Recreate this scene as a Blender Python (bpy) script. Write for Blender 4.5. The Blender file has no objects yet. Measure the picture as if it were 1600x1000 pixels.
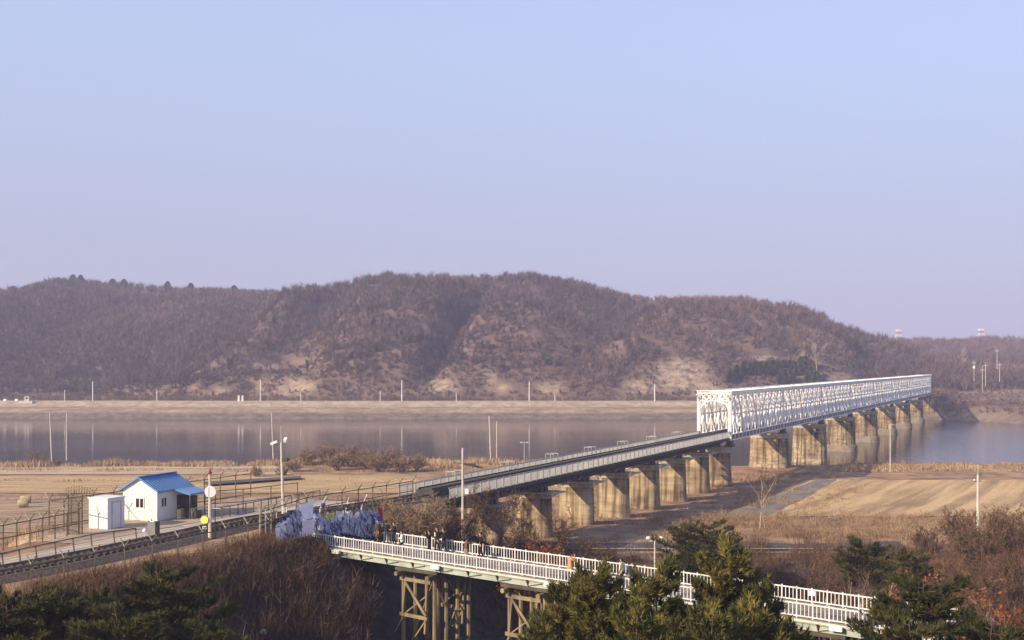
import bpy, bmesh, math, random
import numpy as np
from mathutils import Vector, Matrix, noise as mnoise

# ------------------------------------------------------------------ camera, sky, sun, exposure
scene = bpy.context.scene
COL = scene.collection
F = 1850.0            # focal length in pixels of the 1600 px wide frame
HOR = 569.0           # horizon row of the frame
CAMZ = 22.5           # eye height over the paddy fields (observatory deck)
cam_d = bpy.data.cameras.new("camera")
cam = bpy.data.objects.new("camera", cam_d)
COL.objects.link(cam)
cam.location = (0, 0, CAMZ)
cam.rotation_euler = (math.radians(90), 0, 0)
cam_d.sensor_width = 36.0
cam_d.lens = 36.0 * F / 1600.0
cam_d.shift_y = (HOR - 500.0) / 1600.0
cam_d.clip_start = 0.5
cam_d.clip_end = 20000.0
scene.camera = cam

SUN_EL = 25.5
SUN_AZ = 236.0        # compass bearing of the sun, clockwise from +Y (behind the camera, to the left)
SKY_RAMP = [(0.0, (0.297, 0.302, 0.415)), (1.0, (0.075, 0.125, 0.31)), (0.09, (0.326, 0.342, 0.462)), (0.30, (0.395, 0.447, 0.602))]
world = bpy.data.worlds.new("World")
scene.world = world
world.use_nodes = True
wn = world.node_tree.nodes
wl = world.node_tree.links
wn.clear()
w_out = wn.new("ShaderNodeOutputWorld")
w_bg = wn.new("ShaderNodeBackground")
w_sky = wn.new("ShaderNodeTexSky")
w_sky.sky_type = 'NISHITA'
w_sky.sun_disc = False
w_sky.sun_elevation = math.radians(SUN_EL)
w_sky.sun_rotation = math.radians(SUN_AZ)
w_sky.altitude = 50
w_sky.air_density = 1.1
w_sky.dust_density = 2.0
w_sky.ozone_density = 2.6
w_tint = wn.new("ShaderNodeMix")
w_tint.data_type = 'RGBA'
w_tint.blend_type = 'MULTIPLY'
w_tint.inputs[0].default_value = 1.0
w_tint.inputs[7].default_value = (1.0, 0.97, 1.12, 1)
wl.new(w_sky.outputs[0], w_tint.inputs[6])
# the smog layer: the winter sky pales to lavender towards the horizon, the same all the way round
w_geo = wn.new("ShaderNodeTexCoord")
w_sep = wn.new("ShaderNodeSeparateXYZ")
wl.new(w_geo.outputs["Generated"], w_sep.inputs[0])
w_ramp = wn.new("ShaderNodeValToRGB")
w_ramp.color_ramp.interpolation = 'EASE'
for i_, (p_, c_) in enumerate(SKY_RAMP):
    e_ = w_ramp.color_ramp.elements[i_] if i_ < 2 else w_ramp.color_ramp.elements.new(p_)
    e_.position = p_
    e_.color = (c_[0], c_[1], c_[2], 1)
wl.new(w_sep.outputs[2], w_ramp.inputs[0])
w_gain = wn.new("ShaderNodeMix")
w_gain.data_type = 'RGBA'
w_gain.blend_type = 'MULTIPLY'
w_gain.inputs[0].default_value = 1.0
w_gain.inputs[7].default_value = (1 / 0.15, 1 / 0.15, 1 / 0.15, 1)
wl.new(w_ramp.outputs[0], w_gain.inputs[6])
w_fac = wn.new("ShaderNodeMapRange")
w_fac.inputs[1].default_value = 0.0
w_fac.inputs[2].default_value = 0.8
w_fac.inputs[3].default_value = 0.95
w_fac.inputs[4].default_value = 0.15
wl.new(w_sep.outputs[2], w_fac.inputs[0])
w_mix = wn.new("ShaderNodeMix")
w_mix.data_type = 'RGBA'
wl.new(w_fac.outputs[0], w_mix.inputs[0])
wl.new(w_tint.outputs[2], w_mix.inputs[6])
wl.new(w_gain.outputs[2], w_mix.inputs[7])
wl.new(w_mix.outputs[2], w_bg.inputs[0])
w_bg.inputs[1].default_value = 0.15
wl.new(w_bg.outputs[0], w_out.inputs[0])

sun_d = bpy.data.lights.new("sun", 'SUN')
sun_d.energy = 5.0
sun_d.angle = math.radians(0.53)
sun_d.color = (1.0, 0.80, 0.55)
sun = bpy.data.objects.new("sun", sun_d)
COL.objects.link(sun)
_az, _el = math.radians(SUN_AZ), math.radians(SUN_EL)
sun_dir = Vector((math.sin(_az) * math.cos(_el), math.cos(_az) * math.cos(_el), math.sin(_el)))
sun.rotation_euler = sun_dir.to_track_quat('Z', 'Y').to_euler()
sun.location = (-100, -80, 150)

scene.view_settings.view_transform = 'Standard'
scene.view_settings.look = 'None'
scene.view_settings.exposure = 0.55
scene.view_settings.gamma = 1.0
scene.view_settings.use_curve_mapping = False
scene.render.engine = 'CYCLES'
scene.cycles.use_denoising = True
scene.cycles.max_bounces = 6
scene.cycles.volume_bounces = 1
scene.cycles.transparent_max_bounces = 8
HAZE_DENSITY = 0.00030
HAZE_COLOR = (0.66, 0.68, 0.98, 1)

rng = np.random.default_rng(7)
R = random.Random(11)
PI = math.pi


def P(px, py, z):
    """the point at height z that the photograph shows at (px, py)"""
    d = F * (CAMZ - z) / (py - HOR)
    return Vector(((px - 800.0) / F * d, d, z))


def at(px, d, z):
    return Vector(((px - 800.0) / F * d, d, z))


def smooth(a, b, v):
    t = np.clip((np.asarray(v, float) - a) / (b - a), 0, 1)
    return t * t * (3 - 2 * t)


# value noise in numpy
_perm = rng.random((256, 256))


def vnoise(x, y):
    x = np.asarray(x, float); y = np.asarray(y, float)
    xi = np.floor(x).astype(int); yi = np.floor(y).astype(int)
    fx = x - xi; fy = y - yi
    fx = fx * fx * (3 - 2 * fx); fy = fy * fy * (3 - 2 * fy)
    a = _perm[xi & 255, yi & 255]; b = _perm[(xi + 1) & 255, yi & 255]
    c = _perm[xi & 255, (yi + 1) & 255]; d = _perm[(xi + 1) & 255, (yi + 1) & 255]
    return (a * (1 - fx) + b * fx) * (1 - fy) + (c * (1 - fx) + d * fx) * fy - 0.5


def fbm(x, y, o=4):
    s = 0; a = 1.0; f = 1.0
    for i in range(o):
        s = s + a * vnoise(x * f + 13.7 * i, y * f + 7.1 * i)
        a *= 0.5; f *= 2.03
    return s


# ------------------------------------------------------------------ materials
def mat(name, c1, c2=None, scale=1.0, rough=0.85, detail=4, bump=0.0, bscale=None, c3=None, metal=0.0,
        stretch=(1, 1, 1), spec=0.3, obj_coords=False, lo=0.35, hi=0.65):
    m = bpy.data.materials.new(name)
    m.use_nodes = True
    nt = m.node_tree; n = nt.nodes; l = nt.links
    bs = n["Principled BSDF"]
    bs.inputs["Roughness"].default_value = rough
    bs.inputs["Metallic"].default_value = metal
    bs.inputs["Specular IOR Level"].default_value = spec
    if c2 is None:
        c2 = tuple(min(1, v * 0.82) for v in c1)
    tc = n.new("ShaderNodeTexCoord") if obj_coords else n.new("ShaderNodeNewGeometry")
    mp = n.new("ShaderNodeMapping")
    mp.inputs["Scale"].default_value = stretch
    l.new(tc.outputs["Object" if obj_coords else "Position"], mp.inputs["Vector"])
    nz = n.new("ShaderNodeTexNoise")
    nz.inputs["Scale"].default_value = scale
    nz.inputs["Detail"].default_value = detail
    nz.inputs["Roughness"].default_value = 0.6
    l.new(mp.outputs[0], nz.inputs["Vector"])
    rp = n.new("ShaderNodeValToRGB")
    rp.color_ramp.elements[0].position = lo
    rp.color_ramp.elements[0].color = (*c1, 1)
    rp.color_ramp.elements[1].position = hi
    rp.color_ramp.elements[1].color = (*c2, 1)
    if c3 is not None:
        e = rp.color_ramp.elements.new(0.5 * (lo + hi))
        e.color = (*c3, 1)
    l.new(nz.outputs["Fac"], rp.inputs[0])
    l.new(rp.outputs[0], bs.inputs["Base Color"])
    if bump > 0:
        n2 = n.new("ShaderNodeTexNoise")
        n2.inputs["Scale"].default_value = bscale or scale * 4
        n2.inputs["Detail"].default_value = 5
        l.new(mp.outputs[0], n2.inputs["Vector"])
        bp = n.new("ShaderNodeBump")
        bp.inputs["Strength"].default_value = min(1, bump)
        bp.inputs["Distance"].default_value = 0.1
        l.new(n2.outputs["Fac"], bp.inputs["Height"])
        l.new(bp.outputs[0], bs.inputs["Normal"])
    return m


def leaf_mat(name, stops, scale, rough=0.75, transl=0.0, patch=0.12):
    """colour by a per-plant tint attribute and a slow noise over the ground"""
    m = bpy.data.materials.new(name)
    m.use_nodes = True
    nt = m.node_tree; n = nt.nodes; l = nt.links
    bs = n["Principled BSDF"]
    bs.inputs["Roughness"].default_value = rough
    bs.inputs["Specular IOR Level"].default_value = 0.15
    at_ = n.new("ShaderNodeAttribute"); at_.attribute_name = "tint"
    g = n.new("ShaderNodeNewGeometry")
    nz = n.new("ShaderNodeTexNoise"); nz.inputs["Scale"].default_value = scale
    nz.inputs["Detail"].default_value = 3
    l.new(g.outputs["Position"], nz.inputs["Vector"])
    ma = n.new("ShaderNodeMath"); ma.operation = 'MULTIPLY_ADD'
    l.new(nz.outputs["Fac"], ma.inputs[0]); ma.inputs[1].default_value = patch * 8
    sb = n.new("ShaderNodeMath"); sb.operation = 'SUBTRACT'
    l.new(at_.outputs["Fac"], sb.inputs[0]); sb.inputs[1].default_value = patch * 4
    l.new(sb.outputs[0], ma.inputs[2])
    rp = n.new("ShaderNodeValToRGB")
    els = rp.color_ramp.elements
    for i, (p, c) in enumerate(stops):
        e = els[i] if i < 2 else els.new(p)
        e.position = p
        e.color = (*c, 1)
    l.new(ma.outputs[0], rp.inputs[0])
    l.new(rp.outputs[0], bs.inputs["Base Color"])
    if transl > 0:
        tr = n.new("ShaderNodeBsdfTranslucent")
        l.new(rp.outputs[0], tr.inputs[0])
        mx = n.new("ShaderNodeMixShader"); mx.inputs[0].default_value = transl
        l.new(bs.outputs[0], mx.inputs[1]); l.new(tr.outputs[0], mx.inputs[2])
        l.new(mx.outputs[0], n["Material Output"].inputs[0])
    return m


M = {}
M['white_steel'] = mat('white_steel', (0.82, 0.81, 0.78), (0.66, 0.64, 0.60), 0.9, 0.55, 6, spec=0.4, lo=0.45, hi=0.8)
M['white_rail'] = mat('white_rail', (0.70, 0.69, 0.66), (0.52, 0.50, 0.46), 0.9, 0.5, lo=0.4, hi=0.75)
M['grey_rail'] = mat('grey_rail', (0.46, 0.46, 0.44), (0.34, 0.34, 0.33), 0.8, 0.6)
M['dark_deck'] = mat('dark_deck', (0.045, 0.042, 0.045), (0.075, 0.068, 0.065), 1.0, 0.8)
M['girder'] = mat('girder', (0.20, 0.20, 0.205), (0.12, 0.115, 0.11), 0.5, 0.65, 6)
M['trough'] = mat('trough', (0.06, 0.055, 0.065), (0.035, 0.032, 0.036), 0.7, 0.75)
def pier_mat(name, blocks):
    m = mat(name, (0.40, 0.325, 0.23), (0.20, 0.16, 0.118), 0.35, 0.93, 8, bump=0.8, bscale=2.2, c3=(0.335, 0.27, 0.19))
    nt = m.node_tree; n = nt.nodes; l = nt.links
    bs = n['Principled BSDF']
    g = n.new('ShaderNodeNewGeometry')

    def layer(scale, stretch, p0, c0, p1, c1, detail=5):
        mp = n.new('ShaderNodeMapping'); mp.inputs['Scale'].default_value = stretch
        l.new(g.outputs['Position'], mp.inputs['Vector'])
        nz = n.new('ShaderNodeTexNoise'); nz.inputs['Scale'].default_value = scale; nz.inputs['Detail'].default_value = detail
        l.new(mp.outputs[0], nz.inputs['Vector'])
        rp = n.new('ShaderNodeValToRGB')
        rp.color_ramp.elements[0].position = p0; rp.color_ramp.elements[0].color = (*c0, 1)
        rp.color_ramp.elements[1].position = p1; rp.color_ramp.elements[1].color = (*c1, 1)
        l.new(nz.outputs['Fac'], rp.inputs[0])
        mx = n.new('ShaderNodeMix'); mx.data_type = 'RGBA'; mx.blend_type = 'MULTIPLY'; mx.inputs[0].default_value = 1
        l.new(bs.inputs['Base Color'].links[0].from_socket, mx.inputs[6]); l.new(rp.outputs[0], mx.inputs[7])
        l.new(mx.outputs[2], bs.inputs['Base Color'])
    layer(1.5, (1, 1, 0.07), 0.38, (0.36, 0.33, 0.30), 0.56, (1.08, 1.07, 1.05))       # rain streaks
    layer(0.16, (1, 1, 1.6), 0.38, (0.66, 0.62, 0.58), 0.60, (1.1, 1.1, 1.08), 7)       # damp and patched areas
    layer(0.5, (0.25, 0.25, 3.0), 0.40, (0.80, 0.78, 0.75), 0.52, (1.04, 1.04, 1.03), 3)   # pour and course lines
    if blocks:
        layer(2.6, (0.6, 0.6, 1.2), 0.40, (0.72, 0.70, 0.68), 0.55, (1.08, 1.08, 1.08), 2)
    return m


M['pier_old'] = mat('pier', (0.42, 0.33, 0.215), (0.22, 0.165, 0.11), 0.42, 0.92, 7, bump=0.6, bscale=2.5, c3=(0.34, 0.265, 0.175), stretch=(1, 1, 0.16))
M['pier'] = pier_mat('pier', False)
M['pier_stone'] = pier_mat('pier_stone', True)
M['pier_cap'] = mat('pier_cap', (0.42, 0.38, 0.31), (0.28, 0.25, 0.2), 0.8, 0.9, 5)
M['wet_stone'] = mat('wet_stone', (0.25, 0.20, 0.15), (0.16, 0.13, 0.10), 0.8, 0.8, 5)
M['steel_dark'] = mat('steel_dark', (0.07, 0.065, 0.06), (0.11, 0.10, 0.09), 2, 0.7)
M['rail_steel'] = mat('rail_steel', (0.22, 0.17, 0.14), (0.14, 0.10, 0.08), 3, 0.5, metal=0.3)
M['sleeper'] = mat('sleeper', (0.09, 0.07, 0.055), (0.05, 0.04, 0.033), 4, 0.9)
M['ballast'] = mat('ballast', (0.17, 0.13, 0.10), (0.075, 0.058, 0.046), 3.5, 0.95, 6, bump=1, bscale=9)
M['wood'] = mat('wood', (0.29, 0.225, 0.125), (0.13, 0.10, 0.06), 1.2, 0.85, 6, stretch=(1, 1, 0.2))
M['wood_dark'] = mat('wood_dark', (0.10, 0.08, 0.055), (0.055, 0.045, 0.033), 1.2, 0.9)
M['mint_fascia'] = mat('mint_fascia', (0.37, 0.43, 0.38), (0.26, 0.30, 0.26), 0.8, 0.6)
M['cream_strip'] = mat('cream_strip', (0.72, 0.64, 0.52), (0.60, 0.50, 0.38), 1.2, 0.6)
M['deck_plank'] = mat('deck_plank', (0.27, 0.235, 0.20), (0.18, 0.155, 0.135), 1.1, 0.85)
M['hut_wall'] = mat('hut_wall', (0.80, 0.77, 0.68), (0.70, 0.66, 0.56), 0.9, 0.7, lo=0.45, hi=0.85)
M['shed_wall'] = mat('shed_wall', (0.74, 0.73, 0.73), (0.62, 0.60, 0.60), 1.0, 0.6, lo=0.45, hi=0.85)
M['blue_roof'] = mat('blue_roof', (0.085, 0.19, 0.40), (0.13, 0.245, 0.46), 0.7, 0.45, lo=0.3, hi=0.8)
M['glass'] = mat('glass', (0.02, 0.022, 0.025), (0.035, 0.035, 0.04), 1, 0.12, spec=0.6)
M['frame_white'] = mat('frame_white', (0.75, 0.74, 0.72), (0.68, 0.67, 0.65), 2, 0.5)
M['fence_steel'] = mat('fence_steel', (0.085, 0.07, 0.05), (0.14, 0.11, 0.075), 2.5, 0.75)
M['fence_pale'] = mat('fence_pale', (0.42, 0.39, 0.30), (0.30, 0.27, 0.20), 2.5, 0.7)
M['concrete_pole'] = mat('concrete_pole', (0.55, 0.51, 0.44), (0.42, 0.39, 0.33), 1.2, 0.8)
M['steel_pole'] = mat('steel_pole', (0.5, 0.5, 0.5), (0.4, 0.4, 0.4), 1.5, 0.5)
M['sign_white'] = mat('sign_white', (0.8, 0.8, 0.78), (0.74, 0.74, 0.72), 2, 0.5)
M['sign_yellow'] = mat('sign_yellow', (0.75, 0.68, 0.14), (0.7, 0.62, 0.1), 2, 0.5)
M['black'] = mat('black', (0.015, 0.014, 0.014), (0.025, 0.024, 0.024), 2, 0.6)
M['red_cap'] = mat('red_cap', (0.25, 0.06, 0.035), (0.18, 0.04, 0.03), 2, 0.7)
M['straw'] = mat('straw', (0.52, 0.42, 0.24), (0.34, 0.26, 0.15), 2.5, 0.95, bump=0.8, bscale=9)
M['straw_dark'] = mat('straw_dark', (0.10, 0.08, 0.055), (0.06, 0.05, 0.035), 5, 0.95)
M['asphalt'] = mat('asphalt', (0.07, 0.062, 0.062), (0.105, 0.092, 0.088), 0.8, 0.9, bump=0.2, bscale=6)
M['gravel'] = mat('gravel', (0.46, 0.36, 0.25), (0.33, 0.25, 0.175), 0.5, 0.95, 7, bump=0.5, bscale=5)
M['concrete_road'] = mat('concrete_road', (0.50, 0.43, 0.335), (0.39, 0.33, 0.26), 0.35, 0.9, 6)
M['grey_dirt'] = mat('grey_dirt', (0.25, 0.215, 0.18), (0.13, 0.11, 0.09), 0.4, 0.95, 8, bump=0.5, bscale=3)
M['bark'] = mat('bark', (0.15, 0.105, 0.075), (0.085, 0.06, 0.045), 3, 0.95)
M['pine_bark'] = mat('pine_bark', (0.19, 0.105, 0.06), (0.10, 0.06, 0.04), 3, 0.95)
M['pale_bark'] = mat('pale_bark', (0.36, 0.29, 0.22), (0.24, 0.19, 0.14), 3, 0.95)
M['red_paint'] = mat('red_paint', (0.30, 0.05, 0.035), (0.22, 0.04, 0.03), 2, 0.8)
M['haze_white'] = mat('haze_white', (0.7, 0.7, 0.68), (0.6, 0.6, 0.58), 0.5, 0.7)
M['tower_red'] = mat('tower_red', (0.42, 0.20, 0.15), (0.38, 0.17, 0.13), 2, 0.7)


def field_mat(name, c1, c2, c3, ang, row=1.1, strength=0.35):
    """dry stubble with drill rows running at angle ang"""
    m = mat(name, c1, c2, 0.09, 0.96, 7, c3=c3)
    nt = m.node_tree; n = nt.nodes; l = nt.links
    bs = n["Principled BSDF"]
    g = n.new("ShaderNodeNewGeometry")
    mp = n.new("ShaderNodeMapping"); mp.vector_type = 'TEXTURE'
    mp.inputs["Rotation"].default_value = (0, 0, ang)
    l.new(g.outputs["Position"], mp.inputs["Vector"])
    nzd = n.new("ShaderNodeTexNoise"); nzd.inputs["Scale"].default_value = 0.6; nzd.inputs["Detail"].default_value = 5
    mps = n.new("ShaderNodeMapping"); mps.inputs["Scale"].default_value = (0.03, 1.0 / row, 1)
    l.new(mp.outputs[0], mps.inputs["Vector"])
    l.new(mps.outputs[0], nzd.inputs["Vector"])
    rp = n.new("ShaderNodeValToRGB")
    rp.color_ramp.elements[0].position = 0.36; rp.color_ramp.elements[0].color = (1 - strength,) * 3 + (1,)
    rp.color_ramp.elements[1].position = 0.58; rp.color_ramp.elements[1].color = (1.08, 1.08, 1.08, 1)
    l.new(nzd.outputs["Fac"], rp.inputs[0])
    mx = n.new("ShaderNodeMix"); mx.data_type = 'RGBA'; mx.blend_type = 'MULTIPLY'; mx.inputs[0].default_value = 1
    src = bs.inputs["Base Color"].links[0].from_socket
    l.new(src, mx.inputs[6]); l.new(rp.outputs[0], mx.inputs[7])
    fine = n.new("ShaderNodeTexNoise"); fine.inputs["Scale"].default_value = 2.2; fine.inputs["Detail"].default_value = 6
    l.new(g.outputs["Position"], fine.inputs["Vector"])
    rp2 = n.new("ShaderNodeValToRGB")
    rp2.color_ramp.elements[0].position = 0.3; rp2.color_ramp.elements[0].color = (0.72, 0.70, 0.68, 1)
    rp2.color_ramp.elements[1].position = 0.65; rp2.color_ramp.elements[1].color = (1.1, 1.1, 1.1, 1)
    l.new(fine.outputs["Fac"], rp2.inputs[0])
    mx2 = n.new("ShaderNodeMix"); mx2.data_type = 'RGBA'; mx2.blend_type = 'MULTIPLY'; mx2.inputs[0].default_value = 1
    l.new(mx.outputs[2], mx2.inputs[6]); l.new(rp2.outputs[0], mx2.inputs[7])
    l.new(mx2.outputs[2], bs.inputs["Base Color"])
    return m


M['field_pale'] = field_mat('field_pale', (0.56, 0.42, 0.26), (0.46, 0.335, 0.20), (0.52, 0.385, 0.235), 0.1)
M['field_gold'] = field_mat('field_gold', (0.54, 0.375, 0.18), (0.44, 0.30, 0.145), (0.50, 0.345, 0.165), -0.1)
M['field_brown'] = field_mat('field_brown', (0.42, 0.295, 0.17), (0.33, 0.23, 0.135), (0.385, 0.27, 0.155), 0.25)
M['field_rows'] = field_mat('field_rows', (0.58, 0.40, 0.20), (0.50, 0.34, 0.165), (0.54, 0.37, 0.18), math.radians(61), 1.5, 0.45)


def ground_mat():
    m = mat('dry_ground', (0.42, 0.265, 0.145), (0.14, 0.085, 0.05), 0.2, 0.97, 11, c3=(0.28, 0.175, 0.10), bump=0.8, bscale=2.0)
    nt = m.node_tree; n = nt.nodes; l = nt.links
    bs = n["Principled BSDF"]
    a = n.new("ShaderNodeAttribute"); a.attribute_name = "soil"  # shade of the slope and basin, painted in as near-black ground colour
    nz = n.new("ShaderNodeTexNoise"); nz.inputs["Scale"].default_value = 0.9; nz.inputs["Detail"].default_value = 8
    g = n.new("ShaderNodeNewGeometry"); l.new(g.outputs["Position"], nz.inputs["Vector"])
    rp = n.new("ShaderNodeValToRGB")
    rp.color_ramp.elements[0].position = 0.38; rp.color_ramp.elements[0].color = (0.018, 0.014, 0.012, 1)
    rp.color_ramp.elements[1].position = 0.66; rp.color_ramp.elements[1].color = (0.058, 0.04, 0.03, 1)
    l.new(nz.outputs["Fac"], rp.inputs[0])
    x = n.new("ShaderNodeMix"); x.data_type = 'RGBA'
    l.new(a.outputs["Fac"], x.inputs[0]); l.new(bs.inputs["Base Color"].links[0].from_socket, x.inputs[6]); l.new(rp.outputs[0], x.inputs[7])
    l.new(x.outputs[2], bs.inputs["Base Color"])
    return m


M['dry_ground'] = ground_mat()
M['brown_soil'] = mat('brown_soil', (0.10, 0.075, 0.055), (0.05, 0.04, 0.032), 0.4, 0.97, 8, bump=0.8, bscale=2.5)


def hill_mat():
    m = bpy.data.materials.new('hill_soil')
    m.use_nodes = True
    nt = m.node_tree; n = nt.nodes; l = nt.links
    bs = n["Principled BSDF"]
    bs.inputs["Roughness"].default_value = 0.97
    bs.inputs["Specular IOR Level"].default_value = 0.1
    ar = n.new("ShaderNodeAttribute"); ar.attribute_name = "rock"
    ad = n.new("ShaderNodeAttribute"); ad.attribute_name = "dyke"
    ab = n.new("ShaderNodeAttribute"); ab.attribute_name = "bank"
    g = n.new("ShaderNodeNewGeometry")
    nz = n.new("ShaderNodeTexNoise"); nz.inputs["Scale"].default_value = 0.05; nz.inputs["Detail"].default_value = 8
    l.new(g.outputs["Position"], nz.inputs["Vector"])
    base = n.new("ShaderNodeValToRGB")
    base.color_ramp.elements[0].position = 0.35; base.color_ramp.elements[0].color = (0.105, 0.072, 0.056, 1)
    base.color_ramp.elements[1].position = 0.68; base.color_ramp.elements[1].color = (0.215, 0.145, 0.105, 1)
    l.new(nz.outputs["Fac"], base.inputs[0])
    nr = n.new("ShaderNodeTexNoise"); nr.inputs["Scale"].default_value = 0.22; nr.inputs["Detail"].default_value = 9
    nr.inputs["Roughness"].default_value = 0.7
    mpr = n.new("ShaderNodeMapping"); mpr.inputs["Scale"].default_value = (1, 1, 0.35)
    l.new(g.outputs["Position"], mpr.inputs["Vector"]); l.new(mpr.outputs[0], nr.inputs["Vector"])
    rock = n.new("ShaderNodeValToRGB")
    rock.color_ramp.elements[0].position = 0.38; rock.color_ramp.elements[0].color = (0.105, 0.082, 0.066, 1)
    rock.color_ramp.elements[1].position = 0.60; rock.color_ramp.elements[1].color = (0.40, 0.30, 0.20, 1)
    l.new(nr.outputs["Fac"], rock.inputs[0])
    grass = n.new("ShaderNodeValToRGB")
    grass.color_ramp.elements[0].position = 0.38; grass.color_ramp.elements[0].color = (0.33, 0.24, 0.15, 1)
    grass.color_ramp.elements[1].position = 0.60; grass.color_ramp.elements[1].color = (0.50, 0.40, 0.27, 1)
    l.new(nr.outputs["Fac"], grass.inputs[0])
    bank = n.new("ShaderNodeValToRGB")
    bank.color_ramp.elements[0].position = 0.40; bank.color_ramp.elements[0].color = (0.13, 0.105, 0.085, 1)
    bank.color_ramp.elements[1].position = 0.66; bank.color_ramp.elements[1].color = (0.26, 0.20, 0.145, 1)
    l.new(nr.outputs["Fac"], bank.inputs[0])

    def mix(a, b, f):
        x = n.new("ShaderNodeMix"); x.data_type = 'RGBA'
        l.new(f, x.inputs[0]); l.new(a, x.inputs[6]); l.new(b, x.inputs[7])
        return x.outputs[2]
    # ragged edge for the rock
    rg = n.new("ShaderNodeMath"); rg.operation = 'MULTIPLY_ADD'; rg.use_clamp = True
    l.new(ar.outputs["Fac"], rg.inputs[0]); rg.inputs[1].default_value = 2.4
    nn = n.new("ShaderNodeMath"); nn.operation = 'MULTIPLY'; nn.inputs[1].default_value = -1.5
    l.new(nr.outputs["Fac"], nn.inputs[0]); l.new(nn.outputs[0], rg.inputs[2])
    c = mix(base.outputs[0], rock.outputs[0], rg.outputs[0])
    c = mix(c, bank.outputs[0], ab.outputs["Fac"])
    c = mix(c, grass.outputs[0], ad.outputs["Fac"])
    l.new(c, bs.inputs["Base Color"])
    bp = n.new("ShaderNodeBump"); bp.inputs["Strength"].default_value = 0.9; bp.inputs["Distance"].default_value = 1.2
    l.new(nr.outputs["Fac"], bp.inputs["Height"]); l.new(bp.outputs[0], bs.inputs["Normal"])
    return m


M['hill_soil'] = hill_mat()


def water_mat():
    m = bpy.data.materials.new('river_water')
    m.use_nodes = True
    nt = m.node_tree; n = nt.nodes; l = nt.links
    bs = n["Principled BSDF"]
    bs.inputs["Base Color"].default_value = (0.035, 0.038, 0.045, 1)
    bs.inputs["Roughness"].default_value = 0.06
    bs.inputs["IOR"].default_value = 1.33
    bs.inputs["Specular IOR Level"].default_value = 0.6
    g = n.new("ShaderNodeNewGeometry")
    mp = n.new("ShaderNodeMapping"); mp.inputs["Scale"].default_value = (0.35, 1.0, 1)
    l.new(g.outputs["Position"], mp.inputs["Vector"])
    nz = n.new("ShaderNodeTexNoise"); nz.inputs["Scale"].default_value = 0.55; nz.inputs["Detail"].default_value = 4
    l.new(mp.outputs[0], nz.inputs["Vector"])
    big = n.new("ShaderNodeTexNoise"); big.inputs["Scale"].default_value = 0.012; big.inputs["Detail"].default_value = 3
    mpb = n.new("ShaderNodeMapping"); mpb.inputs["Scale"].default_value = (0.35, 1.6, 1)
    l.new(g.outputs["Position"], mpb.inputs["Vector"]); l.new(mpb.outputs[0], big.inputs["Vector"])
    rp = n.new("ShaderNodeValToRGB")
    rp.color_ramp.elements[0].position = 0.45; rp.color_ramp.elements[0].color = (0.2, 0.2, 0.2, 1)
    rp.color_ramp.elements[1].position = 0.66; rp.color_ramp.elements[1].color = (0.42, 0.42, 0.42, 1)
    l.new(big.outputs["Fac"], rp.inputs[0])
    sx = n.new("ShaderNodeSeparateXYZ"); l.new(g.outputs["Position"], sx.inputs[0])
    mr = n.new("ShaderNodeMapRange"); mr.inputs[1].default_value = 70; mr.inputs[2].default_value = 150; mr.inputs[3].default_value = 0; mr.inputs[4].default_value = 0.5
    l.new(sx.outputs[0], mr.inputs[0])
    ad = n.new("ShaderNodeMath"); ad.operation = 'ADD'; ad.use_clamp = True
    l.new(rp.outputs[0], ad.inputs[0]); l.new(mr.outputs[0], ad.inputs[1])
    bp = n.new("ShaderNodeBump"); bp.inputs["Distance"].default_value = 0.16
    l.new(ad.outputs[0], bp.inputs["Strength"])
    l.new(nz.outputs["Fac"], bp.inputs["Height"]); l.new(bp.outputs[0], bs.inputs["Normal"])
    return m


M['river_water'] = water_mat()

M['forest'] = leaf_mat('bare_forest', [(0.0, (0.060, 0.048, 0.052)), (1.0, (0.20, 0.128, 0.10)), (0.5, (0.120, 0.085, 0.076))], 0.013, 0.9, 0.0, 0.22)
M['conifer'] = leaf_mat('conifer_needles', [(0.0, (0.045, 0.058, 0.045)), (1.0, (0.11, 0.115, 0.07)), (0.5, (0.07, 0.085, 0.055))], 0.05, 0.8)
M['needles'] = leaf_mat('pine_needles', [(0.0, (0.04, 0.05, 0.014)), (1.0, (0.21, 0.17, 0.042)), (0.45, (0.095, 0.092, 0.022))], 0.5, 0.6, 0.12)
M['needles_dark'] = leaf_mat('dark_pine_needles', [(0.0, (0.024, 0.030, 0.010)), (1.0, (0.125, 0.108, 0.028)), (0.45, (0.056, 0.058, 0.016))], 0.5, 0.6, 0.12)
M['twigs'] = leaf_mat('brown_twigs', [(0.0, (0.055, 0.032, 0.022)), (1.0, (0.23, 0.138, 0.08)), (0.5, (0.115, 0.067, 0.042))], 0.15, 0.9, 0.0, 0.14)
M['twigs_gold'] = leaf_mat('gold_twigs', [(0.0, (0.15, 0.10, 0.06)), (1.0, (0.36, 0.26, 0.15)), (0.5, (0.25, 0.17, 0.10))], 0.15, 0.9)
M['reed'] = leaf_mat('dry_reeds', [(0.0, (0.20, 0.125, 0.07)), (1.0, (0.52, 0.40, 0.25)), (0.5, (0.36, 0.25, 0.145))], 0.05, 0.9, 0.1)
M['oak_leaf'] = leaf_mat('oak_leaves', [(0.0, (0.12, 0.04, 0.022)), (1.0, (0.33, 0.14, 0.055)), (0.5, (0.21, 0.075, 0.035))], 0.8, 0.8, 0.2)


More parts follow.
